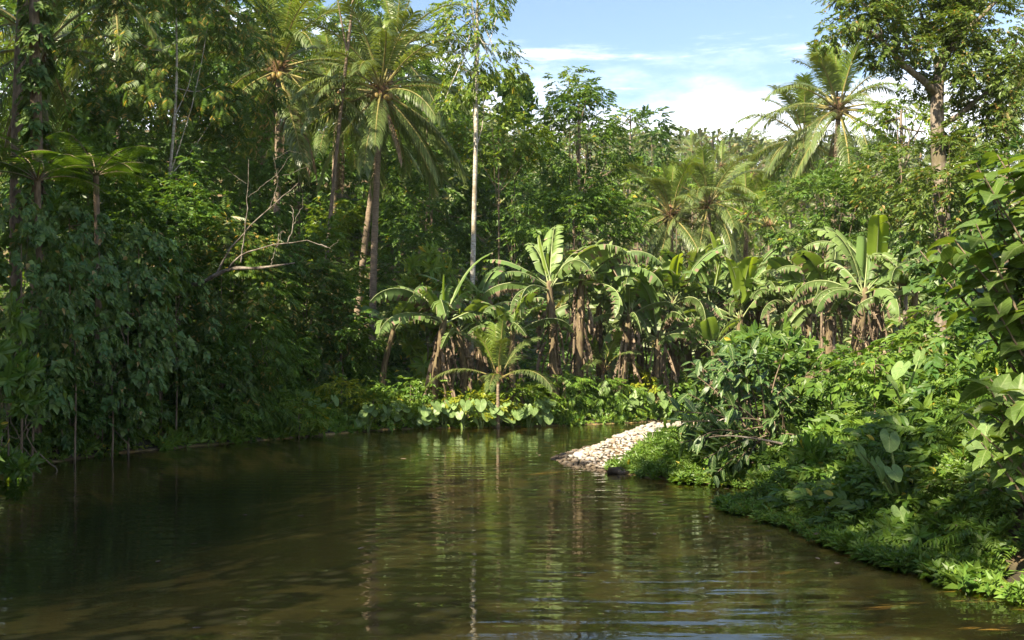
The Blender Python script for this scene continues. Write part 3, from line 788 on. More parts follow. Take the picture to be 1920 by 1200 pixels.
# ================================================================== the place
# ------------------------------------------------------------------ cobble spit
def cobble(seed):
    r = np.random.RandomState(seed); n, m_ = 7, 4; V = [(0, 0, -.36)]
    sx, sy, sz = .5 * (.9 + .3 * r.rand()), .5 * (.7 + .3 * r.rand()), 0.25 * (.7 + .5 * r.rand())
    for i in range(1, m_):
        a = PI * i / m_
        for j in range(n):
            b = 2 * PI * (j + .5 * i) / n; k = 1 + .13 * r.randn()
            V.append((sx * k * math.sin(a) ** .8 * math.cos(b), sy * k * math.sin(a) ** .8 * math.sin(b), -sz * math.cos(a) * (1 + .08 * r.randn())))
    V.append((0, 0, sz))
    top = len(V) - 1
    T = [[0, 1 + (j + 1) % n, 1 + j] for j in range(n)] + [[top, 1 + (m_ - 2) * n + j, 1 + (m_ - 2) * n + (j + 1) % n] for j in range(n)]
    Q = [[1 + i * n + j, 1 + i * n + (j + 1) % n, 1 + (i + 1) * n + (j + 1) % n, 1 + (i + 1) * n + j] for i in range(m_ - 2) for j in range(n)]
    return np.array(V), np.array(T), np.array(Q)
def stone_mat():
    m, N, L = nodes('cobble')
    pr = N['Principled BSDF']; oi = N.new('ShaderNodeObjectInfo'); ge = N.new('ShaderNodeNewGeometry')
    ad = N.new('ShaderNodeMath'); ad.operation = 'ADD'; L.new(oi.outputs['Random'], ad.inputs[0]); L.new(ge.outputs['Random Per Island'], ad.inputs[1])
    fr = N.new('ShaderNodeMath'); fr.operation = 'FRACT'; L.new(ad.outputs[0], fr.inputs[0])
    cr = N.new('ShaderNodeValToRGB'); L.new(fr.outputs[0], cr.inputs[0])
    el = cr.color_ramp.elements; el[0].color = (0.36, 0.335, 0.31, 1); el[1].color = (0.28, 0.20, 0.14, 1)
    for p, c in ((.2, (0.44, 0.41, 0.375, 1)), (.45, (0.37, 0.325, 0.285, 1)), (.65, (0.27, 0.25, 0.225, 1)), (.82, (0.34, 0.275, 0.205, 1))):
        x = el.new(p); x.color = c
    tc = N.new('ShaderNodeTexCoord'); n = N.new('ShaderNodeTexNoise'); n.inputs['Scale'].default_value = 14; n.inputs['Detail'].default_value = 5
    L.new(tc.outputs['Object'], n.inputs['Vector'])
    mx = N.new('ShaderNodeMix'); mx.data_type = 'RGBA'; mx.blend_type = 'MULTIPLY'; mx.inputs['Factor'].default_value = .35
    L.new(cr.outputs[0], mx.inputs['A']); L.new(n.outputs['Color'], mx.inputs['B']); L.new(mx.outputs['Result'], pr.inputs['Base Color'])
    # stones stay dark and wet where the river laps them, silty above
    sp = N.new('ShaderNodeSeparateXYZ'); L.new(ge.outputs['Position'], sp.inputs[0])
    wn = N.new('ShaderNodeMath'); wn.operation = 'MULTIPLY_ADD'; L.new(n.outputs['Fac'], wn.inputs[0]); wn.inputs[1].default_value = -.06; L.new(sp.outputs['Z'], wn.inputs[2])
    wr = N.new('ShaderNodeMapRange'); wr.inputs['From Min'].default_value = .0; wr.inputs['From Max'].default_value = .05; L.new(wn.outputs[0], wr.inputs['Value'])
    wm_ = N.new('ShaderNodeMix'); wm_.data_type = 'RGBA'; L.new(wr.outputs[0], wm_.inputs['Factor']); wm_.inputs['A'].default_value = (.075, .055, .035, 1); L.new(mx.outputs['Result'], wm_.inputs['B'])
    L.new(wm_.outputs['Result'], pr.inputs['Base Color'])
    pr.inputs['Roughness'].default_value = .85
    bp = N.new('ShaderNodeBump'); bp.inputs['Strength'].default_value = .3; bp.inputs['Distance'].default_value = .01
    L.new(n.outputs['Fac'], bp.inputs['Height']); L.new(bp.outputs[0], pr.inputs['Normal'])
    return m
STONE = stone_mat()
COB = [make_mesh('cobble', *cobble(s), [STONE], smooth=True) for s in range(8)]
def build_spit():
    r = np.random.RandomState(4)
    pts = []
    x = r.uniform(.7, 6.5, 42000); y = r.uniform(18.3, 30, 42000)
    sd = channel_sd(np.stack([x, y], 1))
    # the stony back of the spit; its near foot is overgrown
    edge = (y - 19.2) - 0.62 * (x - 1.4)
    ok = (sd > -.28) & (edge > 0.35 + .35 * vnoise(x, y, 1.5, 8)) & (y - .62 * x < 26.6)
    x, y, sd = x[ok], y[ok], sd[ok]
    cells = {}
    for i in range(len(x)):
        s = .062 + .10 * r.rand() ** 2.2 + (.12 if r.rand() < .03 else 0)
        key = (int(x[i] / .3), int(y[i] / .3)); bad = False
        for a in (-1, 0, 1):
            for b in (-1, 0, 1):
                for (px, py, ps) in cells.get((key[0] + a, key[1] + b), ()):
                    if (px - x[i]) ** 2 + (py - y[i]) ** 2 < (.44 * (s + ps)) ** 2: bad = True
        if not bad: cells.setdefault(key, []).append((x[i], y[i], s))
    allc = [c for v in cells.values() for c in v]
    # largest in the picture first
    allc.sort(key=lambda c: -c[2] / c[1])
    X = np.array([c[0] for c in allc]); Y = np.array([c[1] for c in allc]); S = np.array([c[2] for c in allc])
    Z = ground_z(X, Y)
    spit = structure('cobble_spit', None, 'low spit of pale river cobbles reaching into the water')
    for i in range(min(300, len(allc))):
        part('cobble', COB[i % 8], spit, (X[i], Y[i], Z[i] + .10 * S[i] + .02), (r.randn() * .25, r.randn() * .25, r.rand() * 6.28), S[i] * 1.12)
    G = Geo()
    for i in range(300, len(allc)):
        V, T, Q = cobble(i % 23); a = r.rand() * 6.28; c, s = math.cos(a), math.sin(a)
        V = V @ np.array([[c, s, 0], [-s, c, 0], [0, 0, 1]]) * S[i] * 1.12 + [X[i], Y[i], Z[i] + .10 * S[i] + .02]
        G.add(V, T, Q)
    # pebbles between them
    n = 1500; x = r.uniform(.9, 6, n); y = r.uniform(18.5, 29, n); sd = channel_sd(np.stack([x, y], 1)); edge = (y - 19.2) - .62 * (x - 1.4)
    ok = (sd > -.35) & (edge > -.5) & (y - .62 * x < 26.8); x, y = x[ok], y[ok]; z = ground_z(x, y)
    for i in range(len(x)):
        V, T, Q = cobble(i % 23); G.add(V * (.05 + .05 * r.rand()) + [x[i], y[i], z[i] + .005], T, Q)
    part('small_cobbles', G.mesh('small_cobbles', [STONE], True), spit, kind='stuff')
    return len(allc)
spit_n = build_spit()
rockV, rockT, rockQ = cobble(77)
rk = W(1170, 882, 19.6)
dark_rock = make_mesh('wet_rock', rockV * [.62, .4, .42], rockT, rockQ, [noise_mat('wet_rock', (.018, .014, .010), (.05, .04, .028), 5, .35, .4)], smooth=True)
o = solo('wet_rock', dark_rock, 'dark wet rock at the overgrown foot of the cobble spit', 'rock'); o.location = (rk[0], rk[1], .03)

# ------------------------------------------------------------------ far ridge and forest masses
def mass(name, label, pts, nor, spray, size, mat, seed, hang=.2):
    """Many sprays in one stuff object, growing at the points."""
    r = np.random.RandomState(seed); n = len(pts); V, T, b = [], [], 0
    which = r.randint(0, len(SPRAY[spray]), n); a = r.rand(n) * 2 * PI
    tip = np.stack([np.cos(a), np.sin(a), np.full(n, -hang)], 1) + nor * .5; sc = size * (.6 + .8 * r.rand(n))
    for q, (tv, tt) in enumerate(SPRAY[spray]):
        s = which == q
        v, t = scatter(tv, tt, pts[s], tip[s], (nor + r.randn(n, 3) * .25)[s], sc[s]); V.append(v); T.append(t + b); b += len(v)
    global TRI; TRI += sum(map(len, T))
    return solo(name, make_mesh(name, np.concatenate(V), np.concatenate(T), None, [M[mat]]), label, kind='stuff')
def ridge():
    r = np.random.RandomState(12); P = []; Nn = []
    for k in range(1000):
        y = 62 + 213 * r.rand(); x = r.uniform(-.12, .50) * y; h = r.uniform(3, 6) * min(1.4, y / 100); rad = r.uniform(2.0, 4.5) * min(1.2, y / 120)
        m_ = 11; d = unit(r.randn(m_, 3)); d[:, 2] = np.abs(d[:, 2])
        P.append(np.array([x, y, gz(x, y) + h * .5]) + d * [rad, rad, h * .6] * lumpy(d, k, .15)[:, None]); Nn.append(d)
    mass('forest', 'distant wooded ridge under the low cloud', np.concatenate(P), np.concatenate(Nn), 'broad', 2.1, 'far', 5)
    # palm tops sticking out of the ridge, too far to count
    G = Geo()
    for k in range(320):
        y = r.uniform(150, 275); x = r.uniform(.05, .42) * y; z = gz(x, y) + r.uniform(3.5, 7.5)
        G.tube([(x, y, z - 3), (x, y, z)], [.2, .2], 4, 1)
        for j in range(12):
            a = j * 2.4; el = R(70 - 9.5 * j); l = 3.4; p0 = np.array([x, y, z]); d = np.array([math.cos(a) * math.cos(el), math.sin(a) * math.cos(el), math.sin(el)])
            p1 = p0 + d * l * .55; p2 = p1 + unit(d + [0, 0, -.8]) * l * .5; sdv = unit(np.cross(d, [0, 0, 1.0])) * .45
            G.add([p0, p1 + sdv, p1 - sdv, p2], [[0, 1, 2], [1, 3, 2]])
    solo('forest', G.mesh('forest', [M['far'], M['palmbark']]), 'small palm tops crowding the skyline of the distant ridge', kind='stuff')
ridge()
def undergrowth():
    r = np.random.RandomState(21)
    n = 50000; x = r.uniform(-46, 30, n); y = r.uniform(15, 82, n)
    ok = (np.abs(x / y) < .58); x, y = x[ok], y[ok]
    sd = channel_sd(np.stack([x, y], 1))
    spitz = (y - .62 * x < 27.5) & (y > 18.2) & (x < 6.8)
    keep = (sd > .9) & ((x < -2) | (y > 33.5) | ((x > 3.5) & (y > 14.5) & ~spitz)) & (r.rand(len(x)) < np.clip(38 / y, .25, 1))
    x, y, sd = x[keep], y[keep], sd[keep]
    z = ground_z(x, y)
    h = (0.25 + 1.5 * np.clip(.5 + vnoise(x, y, .55, 33), 0, 1)) * sstep(sd, .8, 5)
    h = h * np.where((y < 41) & (x > -5) & (y > 30), .5, 1.0) * np.where((x < -3) & (y < 36), 1.5, 1.0)
    P = np.stack([x, y, z + h * r.rand(len(x)) ** .6], 1); nor = np.tile([0, -.35, 1.0], (len(x), 1)) + r.randn(len(x), 3) * .25
    for k, (mt, lab) in enumerate((('dark', 'dark leafy undergrowth covering the forest floor'), ('mid', 'mid green leafy undergrowth covering the forest floor'))):
        s = ((np.arange(len(P)) % 2) == k)
        mass('undergrowth', lab, P[s], nor[s], 'broad', .62, mt, 40 + k)
undergrowth()

# ------------------------------------------------------------------ trees behind
T_ = tree
# tall trees of the shaded bank that stand beside the river before the picture begins; they throw the shade over it
for k, (x, y, h, rr, lab) in enumerate([
        (-13.5, -8, 18, 5.0, 'tall dark tree of the shaded bank behind the viewer'),
        (-12.5, -1, 18.0, 4.6, 'tall dark tree of the shaded bank level with the viewer'),
        (-13.5, 4, 15.0, 4.4, 'tall dark tree of the shaded bank just ahead of the viewer'),
        (-16.5, 12, 12.5, 4.2, 'tall dark tree of the shaded bank just outside the picture'),
        (-21, 12, 14, 4.2, 'tall dark tree behind the ones at the shaded water edge'),
        (-20.5, 24, 20, 4.6, 'tallest dark tree of the shaded bank, beyond the frame edge'),
        (-20, 19, 12, 4.2, 'tall dark tree standing behind the vine covered bank'),
        (-24, 24, 15, 5.0, 'tall dark tree deep in the forest behind the tree fern')]):
    u = 960 + x / y * F if y > 1 else None
    g = gz(x, y); e = thing('forest_tree', lab, 'tree', (x, y, g - .1), 'tall trees shading the bank')
    V, T, cl = crown(np.array([rr, rr, h * .36]), 'broad', 1.3, 1300, 300 + k, clumps=70, floor=-.8)
    part('crown', make_mesh('crown', V + [0, 0, h * .64], T, None, [M['dark']]), e); TRI += len(T)
    G = Geo(); pt = spline([(0, 0, 0), (.2, .1, h * .3), (-.1, 0, h * .6), (0, 0, h * .85)], 12); G.tube(pt, np.linspace(.32, .1, 12), 9)
    for q in range(8): G.tube(spline([pt[5 + q % 5], pt[6 + q % 5] * .5 + (cl[q] + [0, 0, h * .64]) * .5, cl[q] + [0, 0, h * .64]], 6), np.linspace(.12, .03, 6), 5)
    part('trunk', G.mesh('trunk', [M['bark']], True), e)

BGK = dict(group='trees behind the palms', clumps=110, clump_r=.2, floor=-.9, limbs=5)
for a in [
    ('dark tree at the frame edge behind the palm with the climber clad trunk', -10, 150, 130, 170, 46, 'dark'),
    ('dark tree rising between the leftmost palm and the rust tipped tree', 180, 60, 110, 170, 48, 'dark'),
    ('dark green tree filling the slope behind the rust tipped tree', 330, 230, 130, 170, 52, 'dark'),
    ('tall tree closing the gap left of the tousled palm', 430, 60, 110, 150, 56, 'dark'),
    ('olive green tree high on the slope between the two big palms', 600, 130, 120, 150, 64, 'mid'),
    ('dark tree on the slope under the two big palms', 560, 330, 120, 110, 54, 'dark'),
    ('green tree right behind the trunk of the largest palm', 690, 340, 110, 110, 56, 'mid'),
    ('shadowy tree between the largest palm and the slim pale trunk', 810, 380, 100, 120, 50, 'dark'),
    ('leafy tree crown rising over the fronds of the largest palm', 800, 200, 80, 110, 60, 'mid'),
    ('dark tree filling the gap under the slim pale trunk tree', 960, 420, 100, 120, 52, 'dark')]:
    T_('forest_tree', a[0], 'tree', *a[1:6], a[6], 'broad', .75, 1.4, seed=3, **BGK)
for a in [('pale far tree top at the frame edge above the slope', 20, 40, 150, 130, 74, 'mid'), ('far tree on the slope behind the thin white trunk tree', 200, 120, 150, 150, 72, 'dark'), ('far tree closing the sky behind the rust tipped tree', 400, 80, 150, 150, 73, 'dark'), ('far dark tree high behind the tousled palm', 520, 200, 130, 150, 74, 'dark'), ('far tree on the slope behind the largest palm crown', 690, 170, 130, 130, 76, 'mid'), ('far low tree on the slope left of the pale trunk', 850, 330, 110, 120, 72, 'mid'), ('far low tree on the slope right of the pale trunk', 980, 350, 100, 110, 70, 'dark'), ('far dark tree low at the frame edge behind the vines', 60, 300, 150, 140, 60, 'dark'), ('far dark tree low behind the rust tipped tree', 260, 340, 150, 120, 62, 'dark'), ('dim tree top between the white trunk tree and the climber clad trunk', 130, 150, 100, 110, 57, 'dark'), ('dim tree top seen through the rust tipped tree', 300, 70, 110, 110, 59, 'dark'), ('dim tree left of the tousled palm, behind the rust tipped tree', 450, 170, 90, 130, 60, 'dark')]:
    T_('forest_tree', a[0], 'tree', *a[1:6], a[6], 'broad', 1.15, 1.5, seed=4, **BGK)
T_('rust_tipped_tree', 'dark feathery tree with rust tipped shoots and a thin white trunk', 'tree', 330, 120, 160, 205, 30, 'rust', 'pinnate', .52, 1.45, (291, .07, 'whitebark'), seed=11, clumps=120, clump_r=.19, hang=.45, limbs=5, limb_r=.25)
T_('overhanging_tree', 'dark tree whose lowest boughs dip into the top of the picture', 'tree', 675, -190, 95, 200, 39, 'dark', 'near', .5, .9, (590, .09, 'bark'), seed=12, clumps=70, floor=-1, limbs=8)
T_('slim_pale_tree', 'slim tree with straight pale trunk and sparse light crown', 'tree', 895, 60, 92, 165, 38, 'bright', 'small', .5, .85, (881, .115, 'whitebark'), seed=13, clumps=60, clump_r=.19, floor=-1, limbs=24, hang=.5, inner=.25, limb_r=.2)
T_('leafy_tree', 'bright small leaved tree filling in behind the slim pale trunk', 'tree', 935, 270, 85, 100, 43, 'bright', 'small', .58, 1.2, seed=14, group='trees behind the banana grove')
T_('breadfruit_tree', 'large leaved tree against the sky right of the slim pale trunk', 'tree', 964, 195, 34, 44, 45, 'mid', 'big', .46, .5, seed=15, clumps=34, clump_r=.24, floor=-1)
T_('leafy_tree', 'tall dense green tree with pointed top against the blue sky', 'tree', 1085, 270, 88, 125, 46, 'mid', 'broad', .48, 1.5, (1090, .12, 'bark'), seed=16, clumps=120, clump_r=.2, floor=-1, top=.0, group='trees behind the banana grove')
T_('leafy_tree', 'slender crown top poking highest over the dense green tree', 'tree', 1068, 190, 42, 56, 47, 'bright', 'broad', .46, 1.4, seed=17, clumps=30, clump_r=.28, group='trees behind the banana grove')
T_('leafy_tree', 'low spreading green tree directly above the tallest banana plant', 'tree', 1075, 425, 120, 85, 42, 'mid', 'broad', .48, 1.3, seed=18, clumps=70, group='trees behind the banana grove')
T_('conical_tree', 'dark cone shaped tree standing out against the white cloud', 'tree', 1222, 272, 30, 66, 72, 'dark', 'broad', 1.0, 1.5, seed=19, clumps=50, clump_r=.3, floor=-1)
T_('wispy_tree', 'thin wispy tree beside the cone shaped tree', 'tree', 1182, 232, 32, 26, 74, 'bright', 'small', .9, .35, (1178, .1, 'greybark'), seed=20, clumps=24, floor=-.3)
MID = dict(group='trees in the valley', clumps=50, limbs=4)
for a in [('pale yellow green tree below the cone shaped tree', 1195, 345, 52, 50, 62, 'bright'), ('dense tree left of the pair of mid palms', 1170, 380, 60, 80, 54, 'mid'),
          ('rounded tree on the valley floor below the ridge', 1268, 345, 46, 36, 84, 'mid'), ('light green tree behind the pair of mid palms', 1345, 368, 55, 34, 78, 'bright'),
          ('small round tree below the ridge beside the big right palm', 1440, 385, 40, 45, 80, 'bright'), ('wide low tree between the mid palms and the ridge', 1305, 338, 50, 24, 105, 'mid'),
          ('pale tree in the valley under the small far palm', 1405, 420, 60, 60, 66, 'bright'), ('green tree behind the leaning right palm', 1500, 330, 50, 60, 70, 'mid')]:
    T_('valley_tree', a[0], 'tree', *a[1:6], a[6], 'broad', .85, 1.0, seed=31, **MID)

# palms
palm('tall coconut palm with wide crown on straight trunk, largest of all', 715, 170, 40, .92, 698, 40, 1, 8, 1)
palm('coconut palm with brown dead skirt, next to the rust tipped tree', 523, 128, 40, 1.0, 514, 32, 2, 6, 4)
palm('coconut palm behind and left of the largest one, trunk in shade', 632, 190, 47, 1.0, 626, 22, 3, 3, 1)
palm('coconut palm with leaning trunk close behind the largest one', 742, 92, 47, 1.0, 668, 22, 4, 2)
palm('shaded coconut palm behind the climber clad trunk', 82, 88, 33, .95, 90, 24, 5, 2, 1)
palm('coconut palm with only its hanging fronds showing above the rust tipped tree', 215, -25, 42, .95, 226, 20, 6, 0)
palm('tall sunlit coconut palm standing out against the sky, with hanging fronds', 1572, 205, 45, .88, 1560, 36, 7, 9, 1)
palm('coconut palm half hidden behind the sunlit sky palm', 1508, 262, 50, .85, 1500, 28, 8, 3, 1)
palm('mid coconut palm above the bananas, first of the pair', 1257, 402, 45.5, .72, 1262, 28, 9, 3)
palm('mid coconut palm above the bananas, second of the pair', 1328, 385, 46.5, .78, 1340, 30, 10, 4, 2)
palm('pale coconut palm right of the mid pair', 1400, 405, 50, .7, 1400, 20, 11, 2)
palm('young upright coconut palm between the mid pair and the wide bush', 1442, 425, 46, .6, 1442, 12, 12, 0, young=True)
palm('small far coconut palm in the valley below the ridge', 1410, 326, 92, .7, 1410, 22, 13, 2)
palm('far coconut palm near the skyline of the ridge', 1298, 282, 110, .62, 1300, 20, 14, 0)
palm('far coconut palm low in the valley behind the mid pair', 1352, 312, 100, .7, 1352, 20, 15, 0)
palm('young coconut palm with broad upright fronds behind the banana grove', 1522, 500, 39, .62, 1522, 11, 16, 0, young=True)
palm('coconut palm showing a few fronds right of the great tree', 1888, 225, 44, .95, 1890, 22, 17, 0)
palm('young stemless coconut palm on the bank between two banana plants', 934, 705, 32.6, .50, 934, 11, 18, 0, young=True)
palm('dim young palm at the feet of the banana plants', 1130, 690, 36.6, .42, 1130, 10, 19, 0, young=True)

# the great tree on the other side
def great_tree():
    Y = 26.0; base = W(1768, 470, Y); g = gz(base[0], Y); base[2] = g - .1
    e = thing('great_tree', 'great spreading tree with stout trunk and olive leaves against the sky', 'tree', base)
    G = Geo(); L = lambda u, v, dy=0: W(u, v, Y + dy) - base
    trunk = [np.zeros(3), L(1768, 450), L(1760, 300), L(1757, 190), L(1765, 120, .3), L(1790, 60, .5), L(1800, -40, .6)]
    c = spline(trunk, 22); G.tube(c, np.interp(np.linspace(0, 1, 22), [0, .3, .62, .75, 1], [.24, .18, .145, .12, .06]), 10)
    LIMBS = [([L(1756, 175), L(1730, 150, -.3), L(1690, 118, -.6), L(1655, 78, -.9), L(1620, 50, -1)], .11), ([L(1690, 118, -.6), L(1700, 80, -.4), L(1690, 30, -.3)], .06),
             ([L(1765, 115, .3), L(1800, 70, -.5), L(1840, 30, -.8), L(1880, -10, -1)], .10), ([L(1758, 240), L(1800, 215, -.4), L(1850, 175, -.8), L(1915, 165, -1)], .09),
             ([L(1760, 130), L(1740, 70, .6), L(1720, 0, .9)], .08), ([L(1850, 175, -.8), L(1880, 120, -.6), L(1910, 80, -.5)], .05), ([L(1655, 78, -.9), L(1640, 30, -.8), L(1600, -10, -.8)], .05)]
    tk = part('trunk', G.mesh('trunk', [M['greybark']], True), e)
    for P, r_ in LIMBS:
        g2 = Geo(); g2.tube(spline(P, 12), np.linspace(r_, r_ * .35, 12), 7); part('limb', g2.mesh('limb', [M['greybark']], True), tk)
    global TRI
    blobs = [(1615, 25, 52, 45, -1), (1660, 60, 46, 45, -1), (1720, 30, 60, 55, .5), (1790, 90, 62, 60, -.8), (1700, 130, 40, 22, .5), (1650, 110, 26, 22, -.8), (1850, 60, 70, 65, -.6), (1905, 150, 60, 60, -.8), (1735, -40, 110, 60, 0), (1850, -50, 110, 60, 0),
             (1830, 230, 55, 60, -.5), (1890, 210, 40, 40, -.8), (1600, -30, 50, 40, -.5), (1800, 300, 50, 70, .3), (1725, 165, 24, 20, .4), (1575, 65, 38, 32, -.9), (1700, 85, 42, 40, -.2), (1765, 40, 50, 48, .2), (1825, 150, 50, 42, -.6), (1640, -5, 50, 40, -.8)]
    for k, (u, v, ru, rv, dy) in enumerate(blobs):
        c = L(u, v, dy); rx, rz = PX(ru, Y), PX(rv, Y)
        V, T, _ = crown(np.array([rx, rx, rz]), 'broad', .27, int(34 * rx * rz * PI / (.0729 * 4) * 1.6), 700 + k, clumps=30, clump_r=.36, floor=-1, inner=.3)
        TRI += len(T); part('crown', make_mesh('crown', V + c, T, None, [M['olive']]), e)
great_tree()
T_('bright_tree', 'small bright green tree left of the great trunk', 'tree', 1690, 235, 60, 50, 34, 'bright', 'broad', .42, 1.2, (1700, .10, 'greybark'), seed=41, clumps=40, clump_r=.26)
BR = dict(group='bushes below the great tree', clumps=100, clump_r=.2, floor=-.9)
for a in [('wide olive bush behind the banana grove', 1545, 400, 130, 82, 36, 'mid'), ('round bush whose top touches the sky palm', 1610, 330, 75, 55, 38, 'mid'), ('tall olive bush at the foot of the great trunk', 1690, 345, 95, 90, 31, 'olive'),
          ('brownish leafy bush wrapped around the great trunk', 1775, 365, 80, 105, 24.6, 'olive'), ('dark bush in the shade under the olive bushes', 1640, 425, 110, 70, 36.5, 'dark'), ('dark bush between the great trunk and the big leaved shrub', 1770, 440, 90, 70, 29, 'dark'),
          ('shady bush at the frame edge behind the big leaved shrub', 1890, 380, 90, 110, 24, 'dark')]:
    T_('bush', a[0], 'bush', *a[1:6], a[6], 'broad', .38, 1.3, seed=51, **BR)

# ------------------------------------------------------------------ the shaded bank
def climber_trunk():
    Y = 27.0; b = W(67, 300, Y); g = gz(b[0], Y); base = np.array([b[0], Y, g - .1])
    e = thing('climber_clad_tree', 'tall straight trunk with leafy climbers near the frame edge', 'tree', base)
    G = Geo(); L = lambda u, v, dy=0: W(u, v, Y + dy) - base
    G.tube(spline([np.zeros(3), L(69, 300), L(66, 150), L(64, 0), L(66, -160), L(70, -300)], 24), np.linspace(.17, .10, 24), 10)
    part('trunk', G.mesh('trunk', [M['bark']], True), e)
    V, T, _ = crown(np.array([3.2, 3.0, 2.6]), 'broad', .8, 1100, 811, clumps=60); part('crown', make_mesh('crown', V + L(70, -330), T, None, [M['dark']]), e)
    r = np.random.RandomState(9); n = 260; h = r.rand(n) ** 1.2; a = r.rand(n) * 2 * PI
    P = np.stack([np.cos(a) * .2, np.sin(a) * .2, np.zeros(n)], 1) + np.array([L(68, 430 - 470 * q) for q in h]) * [1, 1, 1]
    V, T = scatter(*SPRAY['vine'][0], P, np.stack([np.cos(a), np.sin(a), -.8 + 0 * a], 1), np.stack([np.cos(a), np.sin(a), .5 + 0 * a], 1), .3 + .25 * r.rand(n))
    part('climber', make_mesh('climber', V, T, None, [M['vine']]), e, kind='stuff')
    e2 = thing('shaded_tree', 'dim second trunk just left of the climber clad one', 'tree', (W(33, 300, 30)[0], 30, gz(W(33, 300, 30)[0], 30)))
    G = Geo(); o = W(33, 0, 30)[2] - e2.location[2]
    G.tube(spline([(0, 0, 0), (-.05, 0, o * .5), (.15, 0, o), (.4, 0, o * 1.3)], 14), np.linspace(.19, .13, 14), 9); part('trunk', G.mesh('trunk', [M['bark']], True), e2)
    V, T, _ = crown(np.array([2.6, 2.6, 2.2]), 'broad', .8, 800, 812, clumps=50); part('crown', make_mesh('crown', V + [.4, 0, o * 1.35], T, None, [M['dark']]), e2)
climber_trunk()
SH = dict(group='shrubs on the shaded bank', floor=-1, ground=True)
for a in [
    # label, u, v, ru, rv, Y, mat, spray, size, dens, clumps
    ('pale leaved shrub between the climber clad trunk and the white trunk', 165, 255, 75, 80, 28.5, 'mid', 'whorl', .42, 1.0, 50),
    ('shrub with drooping leaves just right of the thin white trunk', 400, 290, 85, 120, 31, 'dark', 'near', .5, 1.0, 60),
    ('feathery shrub behind the dead limb', 470, 330, 80, 120, 33, 'dark', 'pinnate', .55, 1.0, 60),
    ('dark shrub under the tree fern', 200, 370, 110, 80, 25.5, 'dark', 'near', .45, 1.0, 60),
    ('dark shrub at the foot of the thin white trunk', 300, 430, 100, 75, 27, 'dark', 'near', .45, 1.0, 60),
    ('feathery shrub crossed by the dead limb', 415, 470, 100, 80, 27.5, 'rust', 'pinnate', .5, 1.1, 60),
    ('sunflecked feathery shrub below the tip of the dead limb', 470, 560, 85, 75, 27.5, 'mid', 'pinnate', .5, 1.1, 60),
    ('feathery shrub with rusty shoots right of the dead limb', 575, 535, 75, 95, 34, 'rust', 'pinnate', .55, 1.1, 60),
    ('green shrub below the tousled palm', 570, 440, 80, 75, 35, 'mid', 'near', .55, 1.0, 60),
    ('sunlit shrub at the foot of the leaning palm trunk', 630, 400, 60, 55, 42, 'bright', 'broad', .55, 1.0, 50),
    ('broad dark shrub left of the largest palm trunk', 612, 545, 62, 70, 35, 'mid', 'near', .55, 1.0, 55),
    ('shadowy shrub right of the largest palm trunk', 775, 470, 70, 70, 41.5, 'dark', 'broad', .6, 1.0, 50),
    ('bright shrub above the left banana plant', 800, 485, 50, 38, 38, 'bright', 'whorl', .6, .9, 36),
    ('leafy shrub closing the dim bank right of the vine curtains', 300, 700, 95, 70, 25.6, 'vine', 'vine', .34, 1.0, 60),
    ('dim leafy shrub above the low fern at the shaded waterline', 190, 720, 90, 75, 23.6, 'dark', 'near', .38, 1.0, 60),
    ('dark shrub filling the bank behind the frame edge vines', 70, 760, 100, 70, 21.8, 'dark', 'near', .36, 1.0, 60),
    ('sunlit leafy shrub on the bank just left of the grassy patch', 640, 745, 60, 32, 31.5, 'limegreen', 'near', .40, 1.0, 40),
    ('fine leaved shrub high behind the tree fern', 250, 290, 80, 90, 29.5, 'dark', 'near', .45, 1.0, 60),
    ('fine leaved dim shrub between fern and feathery shrubs', 350, 360, 80, 70, 29, 'dark', 'near', .42, 1.0, 60),
    ('dark shrub low behind the cave like hollow', 500, 650, 85, 60, 31.5, 'mid', 'near', .5, 1.0, 55),
    ('dark shrub left of the hanging banana leaves', 640, 640, 75, 75, 34, 'mid', 'near', .5, 1.0, 55),
    ('low shrub on the bank below the feathery shrubs', 400, 660, 90, 70, 27, 'dark', 'near', .42, 1.0, 60),
    ('low leafy shrub at the water edge left of the grassy patch', 560, 775, 60, 30, 28.6, 'bright', 'near', .36, 1.0, 40),
    ('low dim shrub at the water edge below the hanging vines', 400, 775, 85, 40, 26.5, 'cover', 'near', .36, .9, 45)]:
    T_('shrub', a[0], 'shrub', *a[1:6], a[6], a[7], a[8] * .85, a[9] * 1.25, seed=61, clumps=int(a[10] * 1.6), clump_r=.2, limbs=4, **SH)
VN = dict(group='vine curtains on the shaded bank', floor=-1, depth=.7, spray='vine', mat='vine', hang=.9, outward=.9)
for a in [('curtain of broad blue green vine leaves at the frame edge', 40, 520, 105, 140, 20.5, .29, 130), ('vine curtain spilling down beside the frame edge one', 140, 590, 90, 130, 21.5, .28, 130),
          ('darker vine curtain hanging over the low bank', 240, 600, 100, 140, 23.5, .29, 130), ('vine curtain under the dead limb', 330, 600, 80, 110, 25.5, .29, 110), ('upper vine curtain below the tree ferns', 130, 440, 100, 70, 22.4, .32, 80), ('dense vine curtain between the fern trunks and the dead limb', 260, 490, 90, 80, 24.6, .32, 80), ('vine curtain low beside the dim fern', 210, 720, 90, 80, 22.9, .30, 70), ('low vine curtain trailing to the water at the frame edge', 60, 690, 110, 80, 21.0, .30, 70)]:
    tree('vine_curtain', a[0], 'vine', *a[1:6], size=a[6], dens=.85, seed=71, clumps=a[7], clump_r=.2, limbs=4, **VN)
T_('shrub', 'pale long leaved shrub leaning in from the frame edge', 'shrub', 15, 610, 55, 65, 18.6, 'mid', 'whorl', .36, .6, seed=72, clumps=26, clump_r=.3, limbs=10, **SH)

